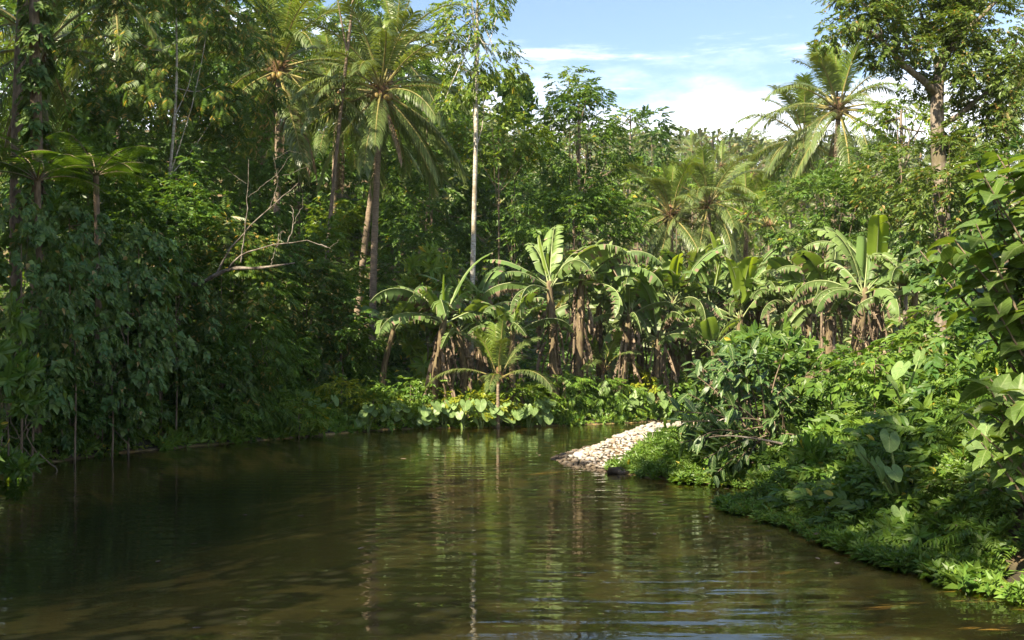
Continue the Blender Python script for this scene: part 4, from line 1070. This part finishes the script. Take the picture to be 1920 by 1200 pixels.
# tree fern
def fern_frond(L, elev, droop, seed, n=26):
    r = np.random.RandomState(seed); G = Geo(); t, P, T = rib_curve(L, elev, droop)
    G.tube(P, np.linspace(.022, .004, len(P)), 4, 1)
    lf = leaf_flat(.34, .4, .03, .1)
    for i in range(n):
        q = .16 + .84 * i / (n - 1); p = np.array([np.interp(q, t, P[:, k]) for k in range(3)]); tg = unit(np.array([np.interp(q, t, T[:, k]) for k in range(3)]))
        l = .62 * math.sin(PI * min(1, .16 + .82 * (q - .16) / .84)) ** .8 + .03
        for s in (1, -1):
            d = unit(np.array([0, s, 0]) + tg * .45 + np.array([0, 0, -.18])); m_ = max(4, int(l / .024)); U = np.array([0, 0, 1.0])
            k = np.linspace(.1, 1, m_); B = p + d * (k * l)[:, None] + np.array([0, 0, -.12]) * (k ** 2 * l)[:, None]; side = unit(np.cross(d, U))
            sz = .062 * np.sin(PI * (.15 + .8 * k)) ** .7 * (l / .6) ** .6 + .008
            for ss in (1, -1):
                V, T2 = scatter(*lf, B, np.tile(side * ss + d * .5, (m_, 1)), np.tile(U, (m_, 1)), sz); G.add(V, T2)
    return G.mesh('frond', [M['fern'], M['root']])
FERN = [fern_frond(2.1, R(e_), R(d_), s) for s, (e_, d_) in enumerate([(56, 82), (40, 76), (24, 64)])]
def tree_fern(label, u, v, Y, n, s, seed, trunk=True, dirs=None):
    c = W(u, v, Y); g = gz(c[0], Y); e = thing('tree_fern', label, 'tree fern', (c[0], Y, g), 'ferns on the shaded bank'); off = c - [c[0], Y, g]; r = np.random.RandomState(seed)
    G = Geo(); G.tube(spline([(0, 0, -.1), off * .5 + [.06, 0, 0], off], 10), np.linspace(.09, .07, 10), 8); part('trunk', G.mesh('trunk', [M['bark']], True), e)
    for k in range(n):
        a = 2 * PI * k / n + r.randn() * .15 if dirs is None else dirs[k]
        part('frond', FERN[(0, 1, 2, 1)[k % 4]], e, off, (0, 0, a), s * (.85 + .3 * r.rand()))
tree_fern('tree fern with wide lacy fronds below the climber clad trunk', 70, 340, 22.0, 12, .85, 1)
tree_fern('smaller tree fern beside the wide one, by the thin white trunk', 180, 330, 23.6, 11, .8, 2)
tree_fern('low dim fern at the water under the vine curtain', 250, 780, 24.6, 9, .5, 3)

# dead limb
def dead_limb():
    Y = 25.0; base = W(335, 570, Y + 2.6); base[2] = gz(base[0], base[1]) - .1
    e = thing('dead_tree', 'bare grey dead tree leaning out over the bank, its limbs forked', 'dead tree', base)
    G = Geo(); L = lambda u, v, dy=0: W(u, v, Y + dy) - base
    main = [np.zeros(3), L(338, 562, 1.6), L(380, 530, .4), L(430, 505), L(480, 503, -.2), L(520, 498, -.4), L(553, 493, -.5)]
    G.tube(spline(main, 26), np.interp(np.linspace(0, 1, 26), [0, .4, .75, 1], [.065, .052, .032, .014]) * (1 + .14 * np.sin(np.arange(26) * 1.9)), 8)
    limb = part('limb', G.mesh('limb', [M['deadwood']], True), e)
    BR_ = [([L(425, 507), L(460, 474, -.2), L(500, 464, -.3), L(545, 455, -.4), L(580, 452, -.5), L(620, 466, -.6)], 0.036), ([L(600, 458, -.55), L(618, 463, -.6), L(637, 450, -.6)], .018),
           ([L(405, 516, .3), L(428, 470, .2), L(450, 447, .1), L(480, 412), L(520, 378, -.1), L(558, 343, -.2)], .04), ([L(452, 490), L(458, 440), L(463, 380, .1), L(466, 300, .2)], .028), ([L(466, 370, .1), L(490, 350), L(520, 325), L(545, 290)], .014), ([L(463, 345), L(440, 330), L(420, 312)], .01),
           ([L(540, 456, -.4), L(548, 430, -.4), L(550, 400, -.3), L(545, 385)], .025), ([L(520, 462, -.3), L(523, 440, -.2), L(533, 432)], .022), ([L(508, 500, -.3), L(512, 480, -.3), L(530, 434, -.3)], .018), ([L(550, 420, -.3), L(566, 385), L(568, 365)], .012),
           ([L(430, 476, .2), L(420, 450), L(412, 446)], .012), ([L(505, 392), L(520, 340, .1), L(512, 290, .2)], .013), ([L(512, 300, .2), L(540, 285), L(566, 288)], .008), ([L(528, 330), L(560, 320), L(590, 300)], .008)]
    for P, r_ in BR_:
        g2 = Geo(); g2.tube(spline(P, 14) + np.random.RandomState(int(r_ * 1e4)).randn(14, 3) * .012, np.linspace(r_, r_ * .3, 14) * .62, 6); part('branch', g2.mesh('branch', [M['deadwood']], True), limb)
dead_limb()

# hanging roots and bare vines under the curtains
def roots():
    r = np.random.RandomState(31)
    for k, (u, v0, v1, Y) in enumerate([(18, 600, 885, 20.0), (30, 640, 880, 20.2), (60, 640, 860, 20.8), (112, 700, 850, 21.8), (160, 700, 850, 22.6), (222, 650, 845, 23.2), (215, 720, 835, 23.4), (120, 640, 800, 21.6), (45, 690, 890, 19.9), (8, 700, 890, 19.6)]):
        a = W(u + 10, v0, Y); b = W(u, v1, Y); b[2] = max(b[2], gz(b[0], b[1]) - .05)
        G = Geo(); m1 = a * .65 + b * .35 + [r.randn() * .12, -.1, 0]; m2 = a * .3 + b * .7 + [r.randn() * .18, -.1, 0]
        C = spline([a, m1, m2, b + [r.randn() * .35, 0, 0]], 30); C[1:-1, 0] += np.cumsum(r.randn(28)) * .022; C[1:-1, 1] += np.cumsum(r.randn(28)) * .02
        G.tube(C, np.linspace(.006, .011, 30) * (.6 + .9 * r.rand()), 5)
        words = ('first', 'second', 'third', 'fourth', 'fifth', 'sixth', 'seventh', 'eighth', 'ninth', 'tenth')
        order = sorted(range(10), key=lambda q: (18, 30, 60, 112, 160, 222, 215, 120, 45, 8)[q]).index(k)
        solo('hanging_vine', G.mesh('hanging_vine', [M['root']], True), f'bare brown hanging vine at the shaded bank, {words[order]} from the frame edge', 'vine', 'bare vines hanging to the water')
roots()

# ------------------------------------------------------------------ banana grove
banana('banana plant with thick brown skirt, leftmost on the far bank', 812, 600, 735, 33.4, 1.05, 1, foot=812, dead=14)
banana('slimmer banana plant right beside the leftmost thick skirted one', 866, 610, 725, 34.2, .95, 2, foot=868, dead=9)
banana('small banana clump of upright leaves left of the largest palm trunk', 715, 620, 690, 34.2, .8, 3, dead=0, spec=[('up', 1.2), ('up', 2.4), ('up', 5.4), ('fresh', 0.3), ('arch', 4.3)])
banana('tallest banana plant, leaves fanned above the middle of the far bank', 1030, 535, 705, 34.8, 1.15, 4, foot=1040, dead=8, spec=[('up', 3.0), ('fresh', 1.9), ('up', 2.3), ('up', .6), ('spear', 0), ('up', 1.3), ('arch', 3.3), ('arch', 6.2), ('brown', 2.9), ('droop', 3.7), ('droop', 4.5), ('arch', 5.1), ('arch', .3)])
banana('banana plant joined to the tallest one on its right', 1085, 545, 705, 35.6, 1.1, 5, foot=1085, dead=10, spec=[('fresh', .4), ('up', .9), ('up', 5.2), ('arch', 6.1), ('arch', .2), ('droop', 5.6), ('droop', 0.0), ('arch', 1.7), ('brown', 5.0)])
banana('low banana plant between the leftmost and the tallest', 965, 625, 715, 33.6, .85, 6, dead=5)
banana('banana plant with long drooping leaves right of the tallest', 1160, 590, 700, 36.5, 1.0, 7, dead=9)
banana('banana plant behind the cobble spit with a withered skirt', 1235, 620, 705, 36.8, 1.0, 8, dead=11)
banana('banana plant at the start of the sunlit row', 1262, 560, 690, 38.2, 1.08, 9, dead=8)
banana('banana plant with glowing yellow green new leaf', 1375, 590, 690, 38.0, 1.1, 10, dead=9, spec=[('fresh', 3.6), ('fresh', 4.9), ('up', 2.3), ('up', .5), ('arch', 3.2), ('arch', .1), ('brown', 3.4), ('arch', 5.6), ('droop', 4.3), ('up', 1.4), ('droop', 1.9)])
banana('banana plant between the glowing leaf and the young palm', 1315, 575, 690, 39.4, 1.05, 11, dead=6)
banana('banana plant of the sunlit row below the wide olive bush', 1480, 575, 690, 38.2, 1.05, 12, dead=7, spec=[('fresh', 1.3), ('fresh', 4.6), ('up', 2.5), ('up', .6), ('arch', 3.1), ('arch', .0), ('arch', 5.6), ('droop', 3.8), ('arch', 4.2), ('droop', 6.0)])
banana('banana plant half hidden between the two sunlit ones', 1430, 580, 700, 39.6, 1.05, 13, dead=6)
banana('banana plant with ragged pale skirt, right end of the row', 1600, 555, 680, 30.4, .95, 14, foot=1596, dead=15)
banana('banana plant with upright lit leaf at the right end of the row', 1648, 525, 680, 31.0, 1.0, 15, foot=1640, dead=14, spec=[('fresh', 1.7), ('fresh', 4.2), ('up', 2.6), ('up', .5), ('up', .9), ('arch', 2.9), ('droop', 3.4), ('arch', .1), ('brown', 5.6)])
banana('banana plant in the shade behind the right end of the row', 1545, 585, 690, 38.5, 1.0, 16, dead=7)
banana('small banana plant low in front of the sunlit row', 1330, 660, 700, 36.5, .75, 17, dead=4)
banana('small banana plant behind the glossy shrub', 1460, 655, 700, 36.5, .8, 18, dead=5)

for k, a in enumerate([('banana plant crowded against the slim one by the pale trunk', 905, 590, 36.0, 1.0), ('banana plant leaning out behind the joined pair', 1128, 565, 37.2, 1.05), ('banana plant with low drooping leaves over the cobble spit', 1202, 575, 38.0, 1.0), ('tall banana plant standing behind the start of the sunlit row', 1292, 535, 41.0, 1.1),
        ('banana plant rising behind the glowing yellow green leaf', 1348, 540, 41.5, 1.1), ('banana plant behind the half hidden one', 1415, 545, 41.5, 1.1), ('banana plant in front of the young upright palm', 1512, 560, 37.6, 1.05), ('banana plant beside the ragged skirted one', 1560, 555, 32.4, .95), ('last banana plant of the row, half lost in the shrubs', 1700, 550, 29.8, .85)]):
    banana(a[0], a[1], a[2], 690, a[3], a[4], 30 + k, dead=8)

# ------------------------------------------------------------------ the far bank's edge
FB = dict(group='low shrubs along the far bank', floor=-.6)
for a in [('yellow green sunlit low shrub by the water below the bananas', 880, 758, 80, 26, 32.9, 'limegreen', 'small', .34, 1.1), ('ferny low shrub in the middle of the far bank', 1135, 742, 62, 40, 35.7, 'cover', 'pinnate', .45, 1.0), ('bright leafy mound behind the cobble spit', 1215, 722, 45, 24, 37.2, 'limegreen', 'near', .4, 1.0),
          ('green shrub behind the cobble spit beside the bright mound', 1265, 740, 55, 36, 36.6, 'cover', 'near', .42, 1.0), ('dim green low shrub left of the yellow green one', 700, 765, 75, 38, 31.8, 'bright', 'near', .36, .9), ('low shrub at the foot of the young stemless palm', 985, 745, 60, 32, 33.6, 'bright', 'near', .4, .9),
          ('low shrub at the foot of the thick skirted banana', 770, 735, 65, 30, 33.0, 'cover', 'near', .38, .9), ('dark ferny shrub under the tallest banana plant', 1060, 728, 55, 34, 34.9, 'cover', 'pinnate', .42, 1.0)]:
    T_('low_shrub', a[0], 'shrub', *a[1:6], a[6], a[7], a[8], a[9], seed=81, clumps=40, clump_r=.28, limbs=3, **FB)
def bank_cover():
    r = np.random.RandomState(44); n = 30000
    x = r.uniform(-11.5, 9, n); y = r.uniform(18, 40, n); sd = channel_sd(np.stack([x, y], 1))
    ok = (sd > .02) & (sd < 3.4) & ((y > 31.0 - .0 * x) | (x < -3.0)) ; x, y, sd = x[ok], y[ok], sd[ok]
    z = ground_z(x, y); P = np.stack([x, y, z + .02 + .22 * r.rand(len(x)) * sstep(sd, 0, .6)], 1)
    nor = np.tile([0, -.5, 1.0], (len(x), 1))
    s = np.arange(len(P)) % 3 == 0
    mass('ground_cover', 'low creeping plants along the foot of the far bank', P[~s], nor[~s], 'shoot', .30, 'cover', 45)
    mass('ground_cover', 'light creeping plants mixed in along the far bank', P[s], nor[s], 'broad', .32, 'bright', 46)
    # grass blades at the water line
    n = 7000; x = r.uniform(-11, 5, n); y = r.uniform(19, 37, n); sd = channel_sd(np.stack([x, y], 1)); ok = (sd > -.03) & (sd < .9) & ((y > 31) | (x < -3)); x, y = x[ok], y[ok]
    z = ground_z(x, y); a = r.rand(len(x)) * 2 * PI; tip = np.stack([np.cos(a) * .5, np.sin(a) * .5, .9 + 0 * a], 1)
    V, T = scatter(*leaf_flat(.05, .3, .01, .15), np.stack([x, y, z - .03], 1), tip, np.stack([-np.cos(a), -np.sin(a), .5 + 0 * a], 1), .22 + .25 * r.rand(len(x)))
    solo('grass', make_mesh('grass', V, T, None, [M['grass']]), 'thin grass along the waterline of the far bank', kind='stuff')
bank_cover()
def taro_patch():
    r = np.random.RandomState(51)
    spots = [(742, 786, 31.9, 'at the grassy left end of the bank'), (772, 780, 32.1, 'second from the grassy left end'), (800, 788, 32.0, 'with the palest leaves beside the lime shrub'), (835, 782, 32.4, 'under the left end of the lime shrub'), (866, 790, 32.3, 'at the water under the lime shrub'),
             (900, 786, 32.5, 'in front of the middle of the lime shrub'), (930, 780, 32.7, 'with dark broad leaves below the young palm'), (962, 778, 32.9, 'right of the dark broad one'), (992, 776, 33.1, 'with arching stalks right of the lime shrub'), (1020, 776, 33.3, 'under the low shrub of the tallest banana'),
             (1178, 776, 35.6, 'behind the tip of the cobble spit'), (1208, 774, 35.9, 'behind the middle of the cobble spit'), (1236, 772, 36.2, 'behind the upper cobble spit'), (690, 792, 31.0, 'alone on the dim grassy bank'), (600, 742, 30.4, 'in the shade left of the grassy bank')]
    for k, (u, v, Y, lab) in enumerate(spots):
        b = W(u, v, Y); b[2] = gz(b[0], Y) - .02
        lv = []
        for j in range(7):
            a = r.uniform(-1.5, 1.5); rr = r.uniform(.12, .42); h = r.uniform(.30, .85)
            lv.append(((rr * math.sin(a) * 1.2, -rr * math.cos(a) * .8, h), a * .8, r.uniform(.26, .42)))
        taro('heart leaved taro plant ' + lab, b, lv, .34, 'taro along the far bank', 60 + k)
taro_patch()

# ------------------------------------------------------------------ the overgrown mound on the near side
def creeper():
    r = np.random.RandomState(61); n = 26000
    x = r.uniform(2.9, 11, n); y = r.uniform(7.5, 20, n); sd = channel_sd(np.stack([x, y], 1))
    ok = (sd > -.25 - .12 * vnoise(x, y, 3.0, 4)) & (x / y < .60) & (r.rand(n) < np.clip(1.35 - sd * .17, .3, 1)) & (vnoise(x, y, 3.6, 27) + .5 * vnoise(x, y, 8.0, 28) > -.55); x, y, sd = x[ok], y[ok], sd[ok]
    z = np.maximum(ground_z(x, y), .01); lift = (.04 + .34 * np.clip(.45 + .8 * vnoise(x, y, 2.1, 9) + .5 * vnoise(x, y, 5.0, 19), 0, 1)) * sstep(sd, -.25, .5)
    P = np.stack([x, y, z + .01 + lift * r.rand(len(x)) ** .5], 1); nor = np.stack([-.25 + 0 * x, -.3 + 0 * x, 1 + 0 * x], 1) + r.randn(len(x), 3) * .3
    V, T, b = [], [], 0; which = r.randint(0, 4, len(x)); sc = (.085 + .10 * r.rand(len(x)) + .12 * r.rand(len(x)) ** 6) * np.where(vnoise(x, y, 1.3, 77) > .1, 1.25, .9)
    for q, (tv, tt) in enumerate(SPRAY['shoot']):
        s = which == q; a = r.rand(s.sum()) * 2 * PI
        v, t = scatter(tv, tt, P[s], unit(nor[s]), np.stack([np.cos(a), np.sin(a), .1 + 0 * a], 1), sc[s]); V.append(v); T.append(t + b); b += len(v)
    global TRI; TRI += sum(map(len, T))
    Tc = np.concatenate(T); Vc = np.concatenate(V); fx = Vc[Tc[:, 0]]; mi = (vnoise(fx[:, 0], fx[:, 1], 1.9, 83) + .6 * vnoise(fx[:, 0], fx[:, 1], 5.3, 84) > .18).astype(int)
    solo('ground_cover', make_mesh('ground_cover', Vc, Tc, None, [M['cover'], M['mid']], mi), 'carpet of bright green creeper spilling over the near bank into the water', kind='stuff')
    # other weeds in patches, and fallen brown leaves
    for q, (mt, sp, sz, lab) in enumerate((('mid', 'near', .34, 'broader leaved weeds in patches on the near bank'), ('cover', 'whorl', .24, 'pale whorled weeds in patches on the near bank'), ('fern', 'pinnate', .34, 'small ferns in patches on the near bank'))):
        s = (vnoise(x, y, 1.7, 70 + q) > .22) & (r.rand(len(x)) < (.26, .18, .22)[q]) & (sd > .1)
        mass('weeds', lab, P[s] + [0, 0, 1] * (.04 + .22 * r.rand(s.sum(), 1)), np.tile([-.2, -.4, 1.0], (s.sum(), 1)), sp, sz, mt, 75 + q)
    s = r.choice(len(x), 420); a = r.rand(420) * 2 * PI
    V, T = scatter(*leaf_full(.45), np.stack([x[s], y[s], z[s] + .03 + .12 * r.rand(420)], 1), np.stack([np.cos(a), np.sin(a), r.randn(420) * .3], 1), np.array([0, 0, 1.0]) + r.randn(420, 3) * .4, .06 + .07 * r.rand(420))
    solo('leaf_litter', make_mesh('leaf_litter', V, T, None, [M['dry']]), 'fallen brown leaves caught in the creeper carpet', kind='stuff')
    # fine grass standing in the carpet
    n = 5000; k = r.choice(len(P), n); p = P[k]; a = r.rand(n) * 2 * PI; tip = np.stack([np.cos(a) * .6, np.sin(a) * .6, 1 + 0 * a], 1)
    V, T = scatter(*leaf_flat(.06, .3, .01, .25), p, tip, np.stack([-np.cos(a), -np.sin(a), .5 + 0 * a], 1), .10 + .16 * r.rand(n))
    solo('grass', make_mesh('grass', V, T, None, [M['grass']]), 'fine grass blades standing in the creeper carpet', kind='stuff')
    # small yellow flowers of the creeper
    k = r.choice(np.where((P[:, 1] > 11.5) & (sd > .6))[0], 55); G = Geo()
    for q in k:
        for j in range(7):
            a = j * 2 * PI / 7; c, s_ = math.cos(a), math.sin(a); o = P[q] + [0, 0, .07]
            G.add([o, o + np.array([c * .8 - s_ * .4, s_ * .8 + c * .4, .25]) * .022, o + np.array([c, s_, .35]) * .028, o + np.array([c * .8 + s_ * .4, s_ * .8 - c * .4, .25]) * .022], None, [[0, 1, 2, 3]])
    solo('flowers', G.mesh('flowers', [M['flower']]), 'tiny yellow flowers dotted over the creeper carpet', kind='stuff')
creeper()
def flotsam():
    r = np.random.RandomState(87); spots = []
    while len(spots) < 46:
        x, y = r.uniform(-8, 6), r.uniform(8, 31)
        if channel_sd([(x, y)])[0] < -.15 and abs(x / y) < .5 and r.rand() < (.9 if channel_sd([(x, y)])[0] > -1.2 else .25): spots.append((x, y))
    P = np.array([(a, b, .006) for a, b in spots]); n = len(P); a = r.rand(n) * 6.28
    V, T = scatter(*leaf_full(.5, .03, .05), P, np.stack([np.cos(a), np.sin(a), 0 * a], 1), np.tile([0, 0, 1.0], (n, 1)) + r.randn(n, 3) * .05, .06 + .08 * r.rand(n))
    solo('floating_leaves', make_mesh('floating_leaves', V, T, None, [M['dry']]), 'small dead leaves drifting on the river', kind='stuff')
flotsam()
# spit's overgrown foot
def spit_weeds():
    r = np.random.RandomState(71); n = 9000; x = r.uniform(1.1, 6.5, n); y = r.uniform(17.2, 25, n); sd = channel_sd(np.stack([x, y], 1)); edge = (y - 19.2) - .62 * (x - 1.4)
    pr_ = np.clip(1.1 - edge * 1.1, 0, 1) * sstep(x, 1.2, 3.2); ok = (sd > -.06) & (r.rand(n) < pr_); x, y = x[ok], y[ok]; z = ground_z(x, y)
    P = np.stack([x, y, z + .02 + .10 * r.rand(len(x))], 1); a = r.rand(len(x)) * 2 * PI; V, T, b = [], [], 0; which = r.randint(0, 4, len(x))
    for q, (tv, tt) in enumerate(SPRAY['shoot']):
        s = which == q; v, t = scatter(tv, tt, P[s], np.array([0, -.2, 1.0]) + r.randn(s.sum(), 3) * .3, np.stack([np.cos(a), np.sin(a), 0 * a], 1)[s], .13 + .10 * r.rand(s.sum())); V.append(v); T.append(t + b); b += len(v)
    solo('ground_cover', make_mesh('ground_cover', np.concatenate(V), np.concatenate(T), None, [M['cover']]), 'weeds growing over the near foot of the cobble spit', kind='stuff')
spit_weeds()

# shrubs whose leaves can be told apart: every leaf a part
LEAF_OBJ = {k: [make_mesh('leaf', *leaf_full(w, f, d, h), None, [M[m_]], smooth=True) for (w, f, d, h) in v] for k, m_, v in (
    ('glossy', 'glossy_big', [(.40, .05, .15, 0), (.44, .07, .25, 0), (.38, .03, .35, 0)]), ('fore', 'fore_big', [(.58, .06, .2, 0), (.64, .08, .3, .05), (.55, .04, .4, 0)]), ('broad', 'fore_big', [(.75, .06, .25, .1), (.8, .08, .3, .1), (.7, .05, .35, .08)]))}
def leaf_shrub(name, label, u0, v0, Y, twigs, kind, size, per, seed, bark='bark', droop=.4, filler=None):
    """A shrub of curved stems; twigs = (u, v, dy) stem tips; leaves sit in whorls towards the tips."""
    r = np.random.RandomState(seed); b = W(u0, v0, Y); b[2] = gz(b[0], Y) - .05; e = thing(name, label, 'shrub', b)
    G = Geo()
    for (u, v, dy) in twigs:
        tip = W(u, v, Y + dy) - b; p0 = np.array([r.randn() * .12, r.randn() * .12, 0]); mid = (p0 + tip) / 2 + np.array([r.randn() * .08, r.randn() * .08, .12 * np.linalg.norm(tip)])
        C = spline([p0, mid, tip], 16); G.tube(C, np.linspace(.022, .006, 16), 5)
        for j in range(per):
            q = 1 - (j / per) ** 1.3 * .55; i = int(q * 15); p = C[i]; a = j * 2.4 + r.rand(); d = unit(C[min(15, i + 1)] - C[max(0, i - 1)])
            sd_ = unit(np.cross(d, [math.cos(a), math.sin(a), .3])); dr = unit(d * .5 + sd_ * .9 + np.array([0, -.15, -droop * r.rand()]))
            nn = unit(np.array([0, -.25, 1.0]) + r.randn(3) * .3); A = np.cross(dr, unit(nn - nn @ dr * dr)); from mathutils import Matrix
            Cn = unit(nn - nn @ dr * dr); mt = Matrix((A, dr, Cn)).transposed()
            o = part('leaf', LEAF_OBJ[kind][r.randint(3)], e, p, mt.to_euler(), size * (.7 + .55 * r.rand()))
    part('stems', G.mesh('stems', [M[bark]], True), e)
    return e
rs = np.random.RandomState(5)
tw = [(1290 + rs.rand() * 240, 640 + rs.rand() * 190, rs.uniform(-1.2, 1.0)) for _ in range(20)] + [(1290, 800, -.7), (1260, 770, -.6), (1275, 830, -.9), (1320, 860, -1.2), (1350, 840, -1.2), (1340, 890, -1.3), (1300, 700, 0), (1280, 790, -1.0), (1310, 820, -1.2), (1380, 870, -1.2), (1400, 820, -1.0), (1450, 780, -.8), (1480, 720, -.6), (1370, 760, -1.0)]
leaf_shrub('glossy_shrub', 'dark glossy leaved shrub leaning over the upper end of the cobble spit', 1430, 850, 18.6, tw, 'glossy', .28, 12, 1)
leaf_shrub('glossy_shrub', 'small glossy plant with a star of pale ribbed leaves at the waterline', 1425, 900, 17.9, [(1428, 862, -.1)], 'glossy', .36, 7, 2, droop=.1)
tw = [(1850 + rs.rand() * 110, 290 + rs.rand() * 330, rs.uniform(-.7, .6)) for _ in range(19)] + [(1830, 305, -.2), (1845, 330, -.4), (1790, 450, 0), (1760, 470, .4), (1725, 470, .7), (1830, 420, -.2), (1870, 290, 0), (1810, 480, .2)]
leaf_shrub('big_leaved_shrub', 'tall shrub with big soft green leaves filling the right frame edge', 2080, 820, 9.6, tw, 'broad', .25, 13, 3)
tw = [(1830 + rs.rand() * 110, 700 + rs.rand() * 120, rs.uniform(-.4, .4)) for _ in range(8)] + [(1815, 790, 0), (1835, 760, 0), (1890, 740, -.3), (1840, 830, -.1)]
leaf_shrub('big_leaved_shrub', 'lower big leaved shrub at the right frame edge above the creeper', 2060, 960, 9.0, tw, 'fore', .24, 11, 4)
# leafy fill of the mound
MD = dict(group='shrubs on the near mound', floor=-.9)
for a in [('dark leafy core behind the glossy shrub', 1400, 745, 105, 105, 19.6, 'glossy', 'near', .34, .9), ('mid green shrub on the mound below the ragged banana', 1560, 695, 85, 50, 19.0, 'mid', 'near', .36, 1.0), ('light leafy shrub below the upright lit banana leaf', 1715, 645, 66, 45, 19.5, 'cover', 'near', .36, 1.0),
          ('green shrub between the mound top and the big leaved shrub', 1775, 650, 80, 75, 15.5, 'fore', 'near', .30, .9), ('dark hollow shrub behind the lower big leaved shrub', 1830, 700, 90, 110, 13.5, 'dark', 'near', .28, 1.0), ('shrub with whorled leaves over the glossy shrub', 1440, 665, 75, 50, 20.0, 'mid', 'whorl', .40, .9),
          ('dark shrub in the upper right corner of the mound', 1860, 540, 85, 110, 14.5, 'dark', 'vine', .32, .9), ('dark broad leaved shrub below the great trunk', 1790, 505, 60, 50, 17.5, 'glossy', 'vine', .40, .9), ('low shrub crowning the creeper mound', 1640, 690, 80, 45, 17.0, 'cover', 'near', .30, 1.0)]:
    T_('shrub', a[0], 'shrub', *a[1:6], a[6], a[7], a[8], a[9], seed=91, clumps=55, clump_r=.26, limbs=6, **MD)
for k, (u, v, ru, rv, mt, sp, sz, lab) in enumerate([(1585, 790, 38, 30, 'mid', 'near', .26, 'leafy weed clump above and left of the large taro'), (1620, 745, 40, 34, 'cover', 'near', .26, 'leafy weed clump between the large taro and the mound top'), (1530, 860, 34, 28, 'cover', 'whorl', .26, 'whorled weed clump beside the star of ribbed leaves'),
        (1790, 930, 42, 34, 'fore', 'near', .22, 'broad leaved weed clump right of the large taro'), (1840, 1010, 44, 34, 'cover', 'pinnate', .26, 'ferny weed clump low in the right corner'), (1560, 960, 30, 22, 'cover', 'near', .20, 'weed clump near the tip of the creeper'), (1730, 1010, 34, 22, 'mid', 'near', .20, 'weed clump under the large taro near the water'), (1700, 830, 36, 32, 'mid', 'near', .24, 'weed clump directly behind the large taro'), (1780, 800, 44, 40, 'dark', 'near', .24, 'dark weed clump in the hollow right of the yellow green taro'), (1885, 930, 44, 50, 'fore', 'near', .22, 'tall weed clump at the frame edge below the lower big leaved shrub')]):
    g_ = ground_at(u, v + rv * .7); T_('weed_clump', lab, 'weed', u, v, ru, rv, g_[1], mt, sp, sz, .8, seed=95 + k, clumps=22, clump_r=.36, limbs=3, floor=-.5, group='weed clumps on the near bank')
b = ground_at(1685, 975); q = b[1]
rel = lambda u, v, dy: W(u, v, q + dy) - b
taro('large heart leaved taro standing in the creeper carpet', b, [(rel(1668, 822, .1), .1, .26), (rel(1612, 848, -.1), .9, .25), (rel(1645, 872, -.2), .7, .25), (rel(1675, 884, -.3), .2, .20), (rel(1655, 905, -.3), 1.2, .21), (rel(1746, 908, -.1), -.2, .25), (rel(1688, 960, -.4), 0, .21), (rel(1772, 868, .2), -1.3, .25)], .4, None, 90)
b = ground_at(1838, 900); q = b[1]
taro('taro with one broad leaf in the shade of the lower big leaved shrub', b, [(rel(1826, 838, -.1), .2, .26), (rel(1850, 800, .1), -.6, .23), (rel(1870, 850, 0), -.3, .22)], .4, None, 91)
b = ground_at(1700, 790); q = b[1]
taro('yellow green taro with tall stalks standing behind the large one', b, [(rel(1690, 690, 0), -1.1, .28), (rel(1672, 716, -.1), 1.0, .24), (rel(1725, 668, .1), -1.3, .25)], .4, None, 92)
# bare twigs under the glossy shrub
G = Geo()
for k in range(9):
    a = W(1400 + rs.rand() * 90, 760 + rs.rand() * 80, 18.2); c = W(1320 + rs.rand() * 150, 740 + rs.rand() * 130, 17.6); G.tube(spline([a, (a + c) / 2 + [0, 0, .06], c], 8), np.linspace(.014, .005, 8), 4)
fb = Geo(); fb.tube(spline([W(1468, 832, 16.9), W(1420, 823, 17.2), W(1365, 817, 17.5), W(1310, 822, 17.8)], 12), np.linspace(.022, .008, 12), 6)
e = thing('fallen_branch', 'bare pale branch lying across the glossy shrub', 'branch', tuple(W(1468, 832, 16.9))); me_ = fb.mesh('limb', [M['deadwood']], True)
part('limb', me_, e, tuple(-W(1468, 832, 16.9))); part('twigs', G.mesh('twigs', [M['root']], True), e, tuple(-W(1468, 832, 16.9)), kind='stuff')
# ------------------------------------------------------------------ the humid air
hx = np.array([(a, b, c) for c in (-6.0, 95.0) for b in (-330.0, 1530.0) for a in (-640.0, 640.0)])
hz, N_, L_ = nodes('humid_air')
N_.remove(N_['Principled BSDF']); pv = N_.new('ShaderNodeVolumePrincipled')
pv.inputs['Color'].default_value = (0.86, 0.92, 1.0, 1); pv.inputs['Density'].default_value = 0.0002; pv.inputs['Anisotropy'].default_value = 0.2
L_.new(pv.outputs[0], N_['Material Output'].inputs['Volume'])
solo('haze', make_mesh('haze', hx, None, [[0, 2, 3, 1], [4, 5, 7, 6], [0, 1, 5, 4], [2, 6, 7, 3], [0, 4, 6, 2], [1, 3, 7, 5]], [hz]), 'thin humid haze over the valley', kind='stuff')
print('leaf triangles', TRI, 'cobbles', spit_n)
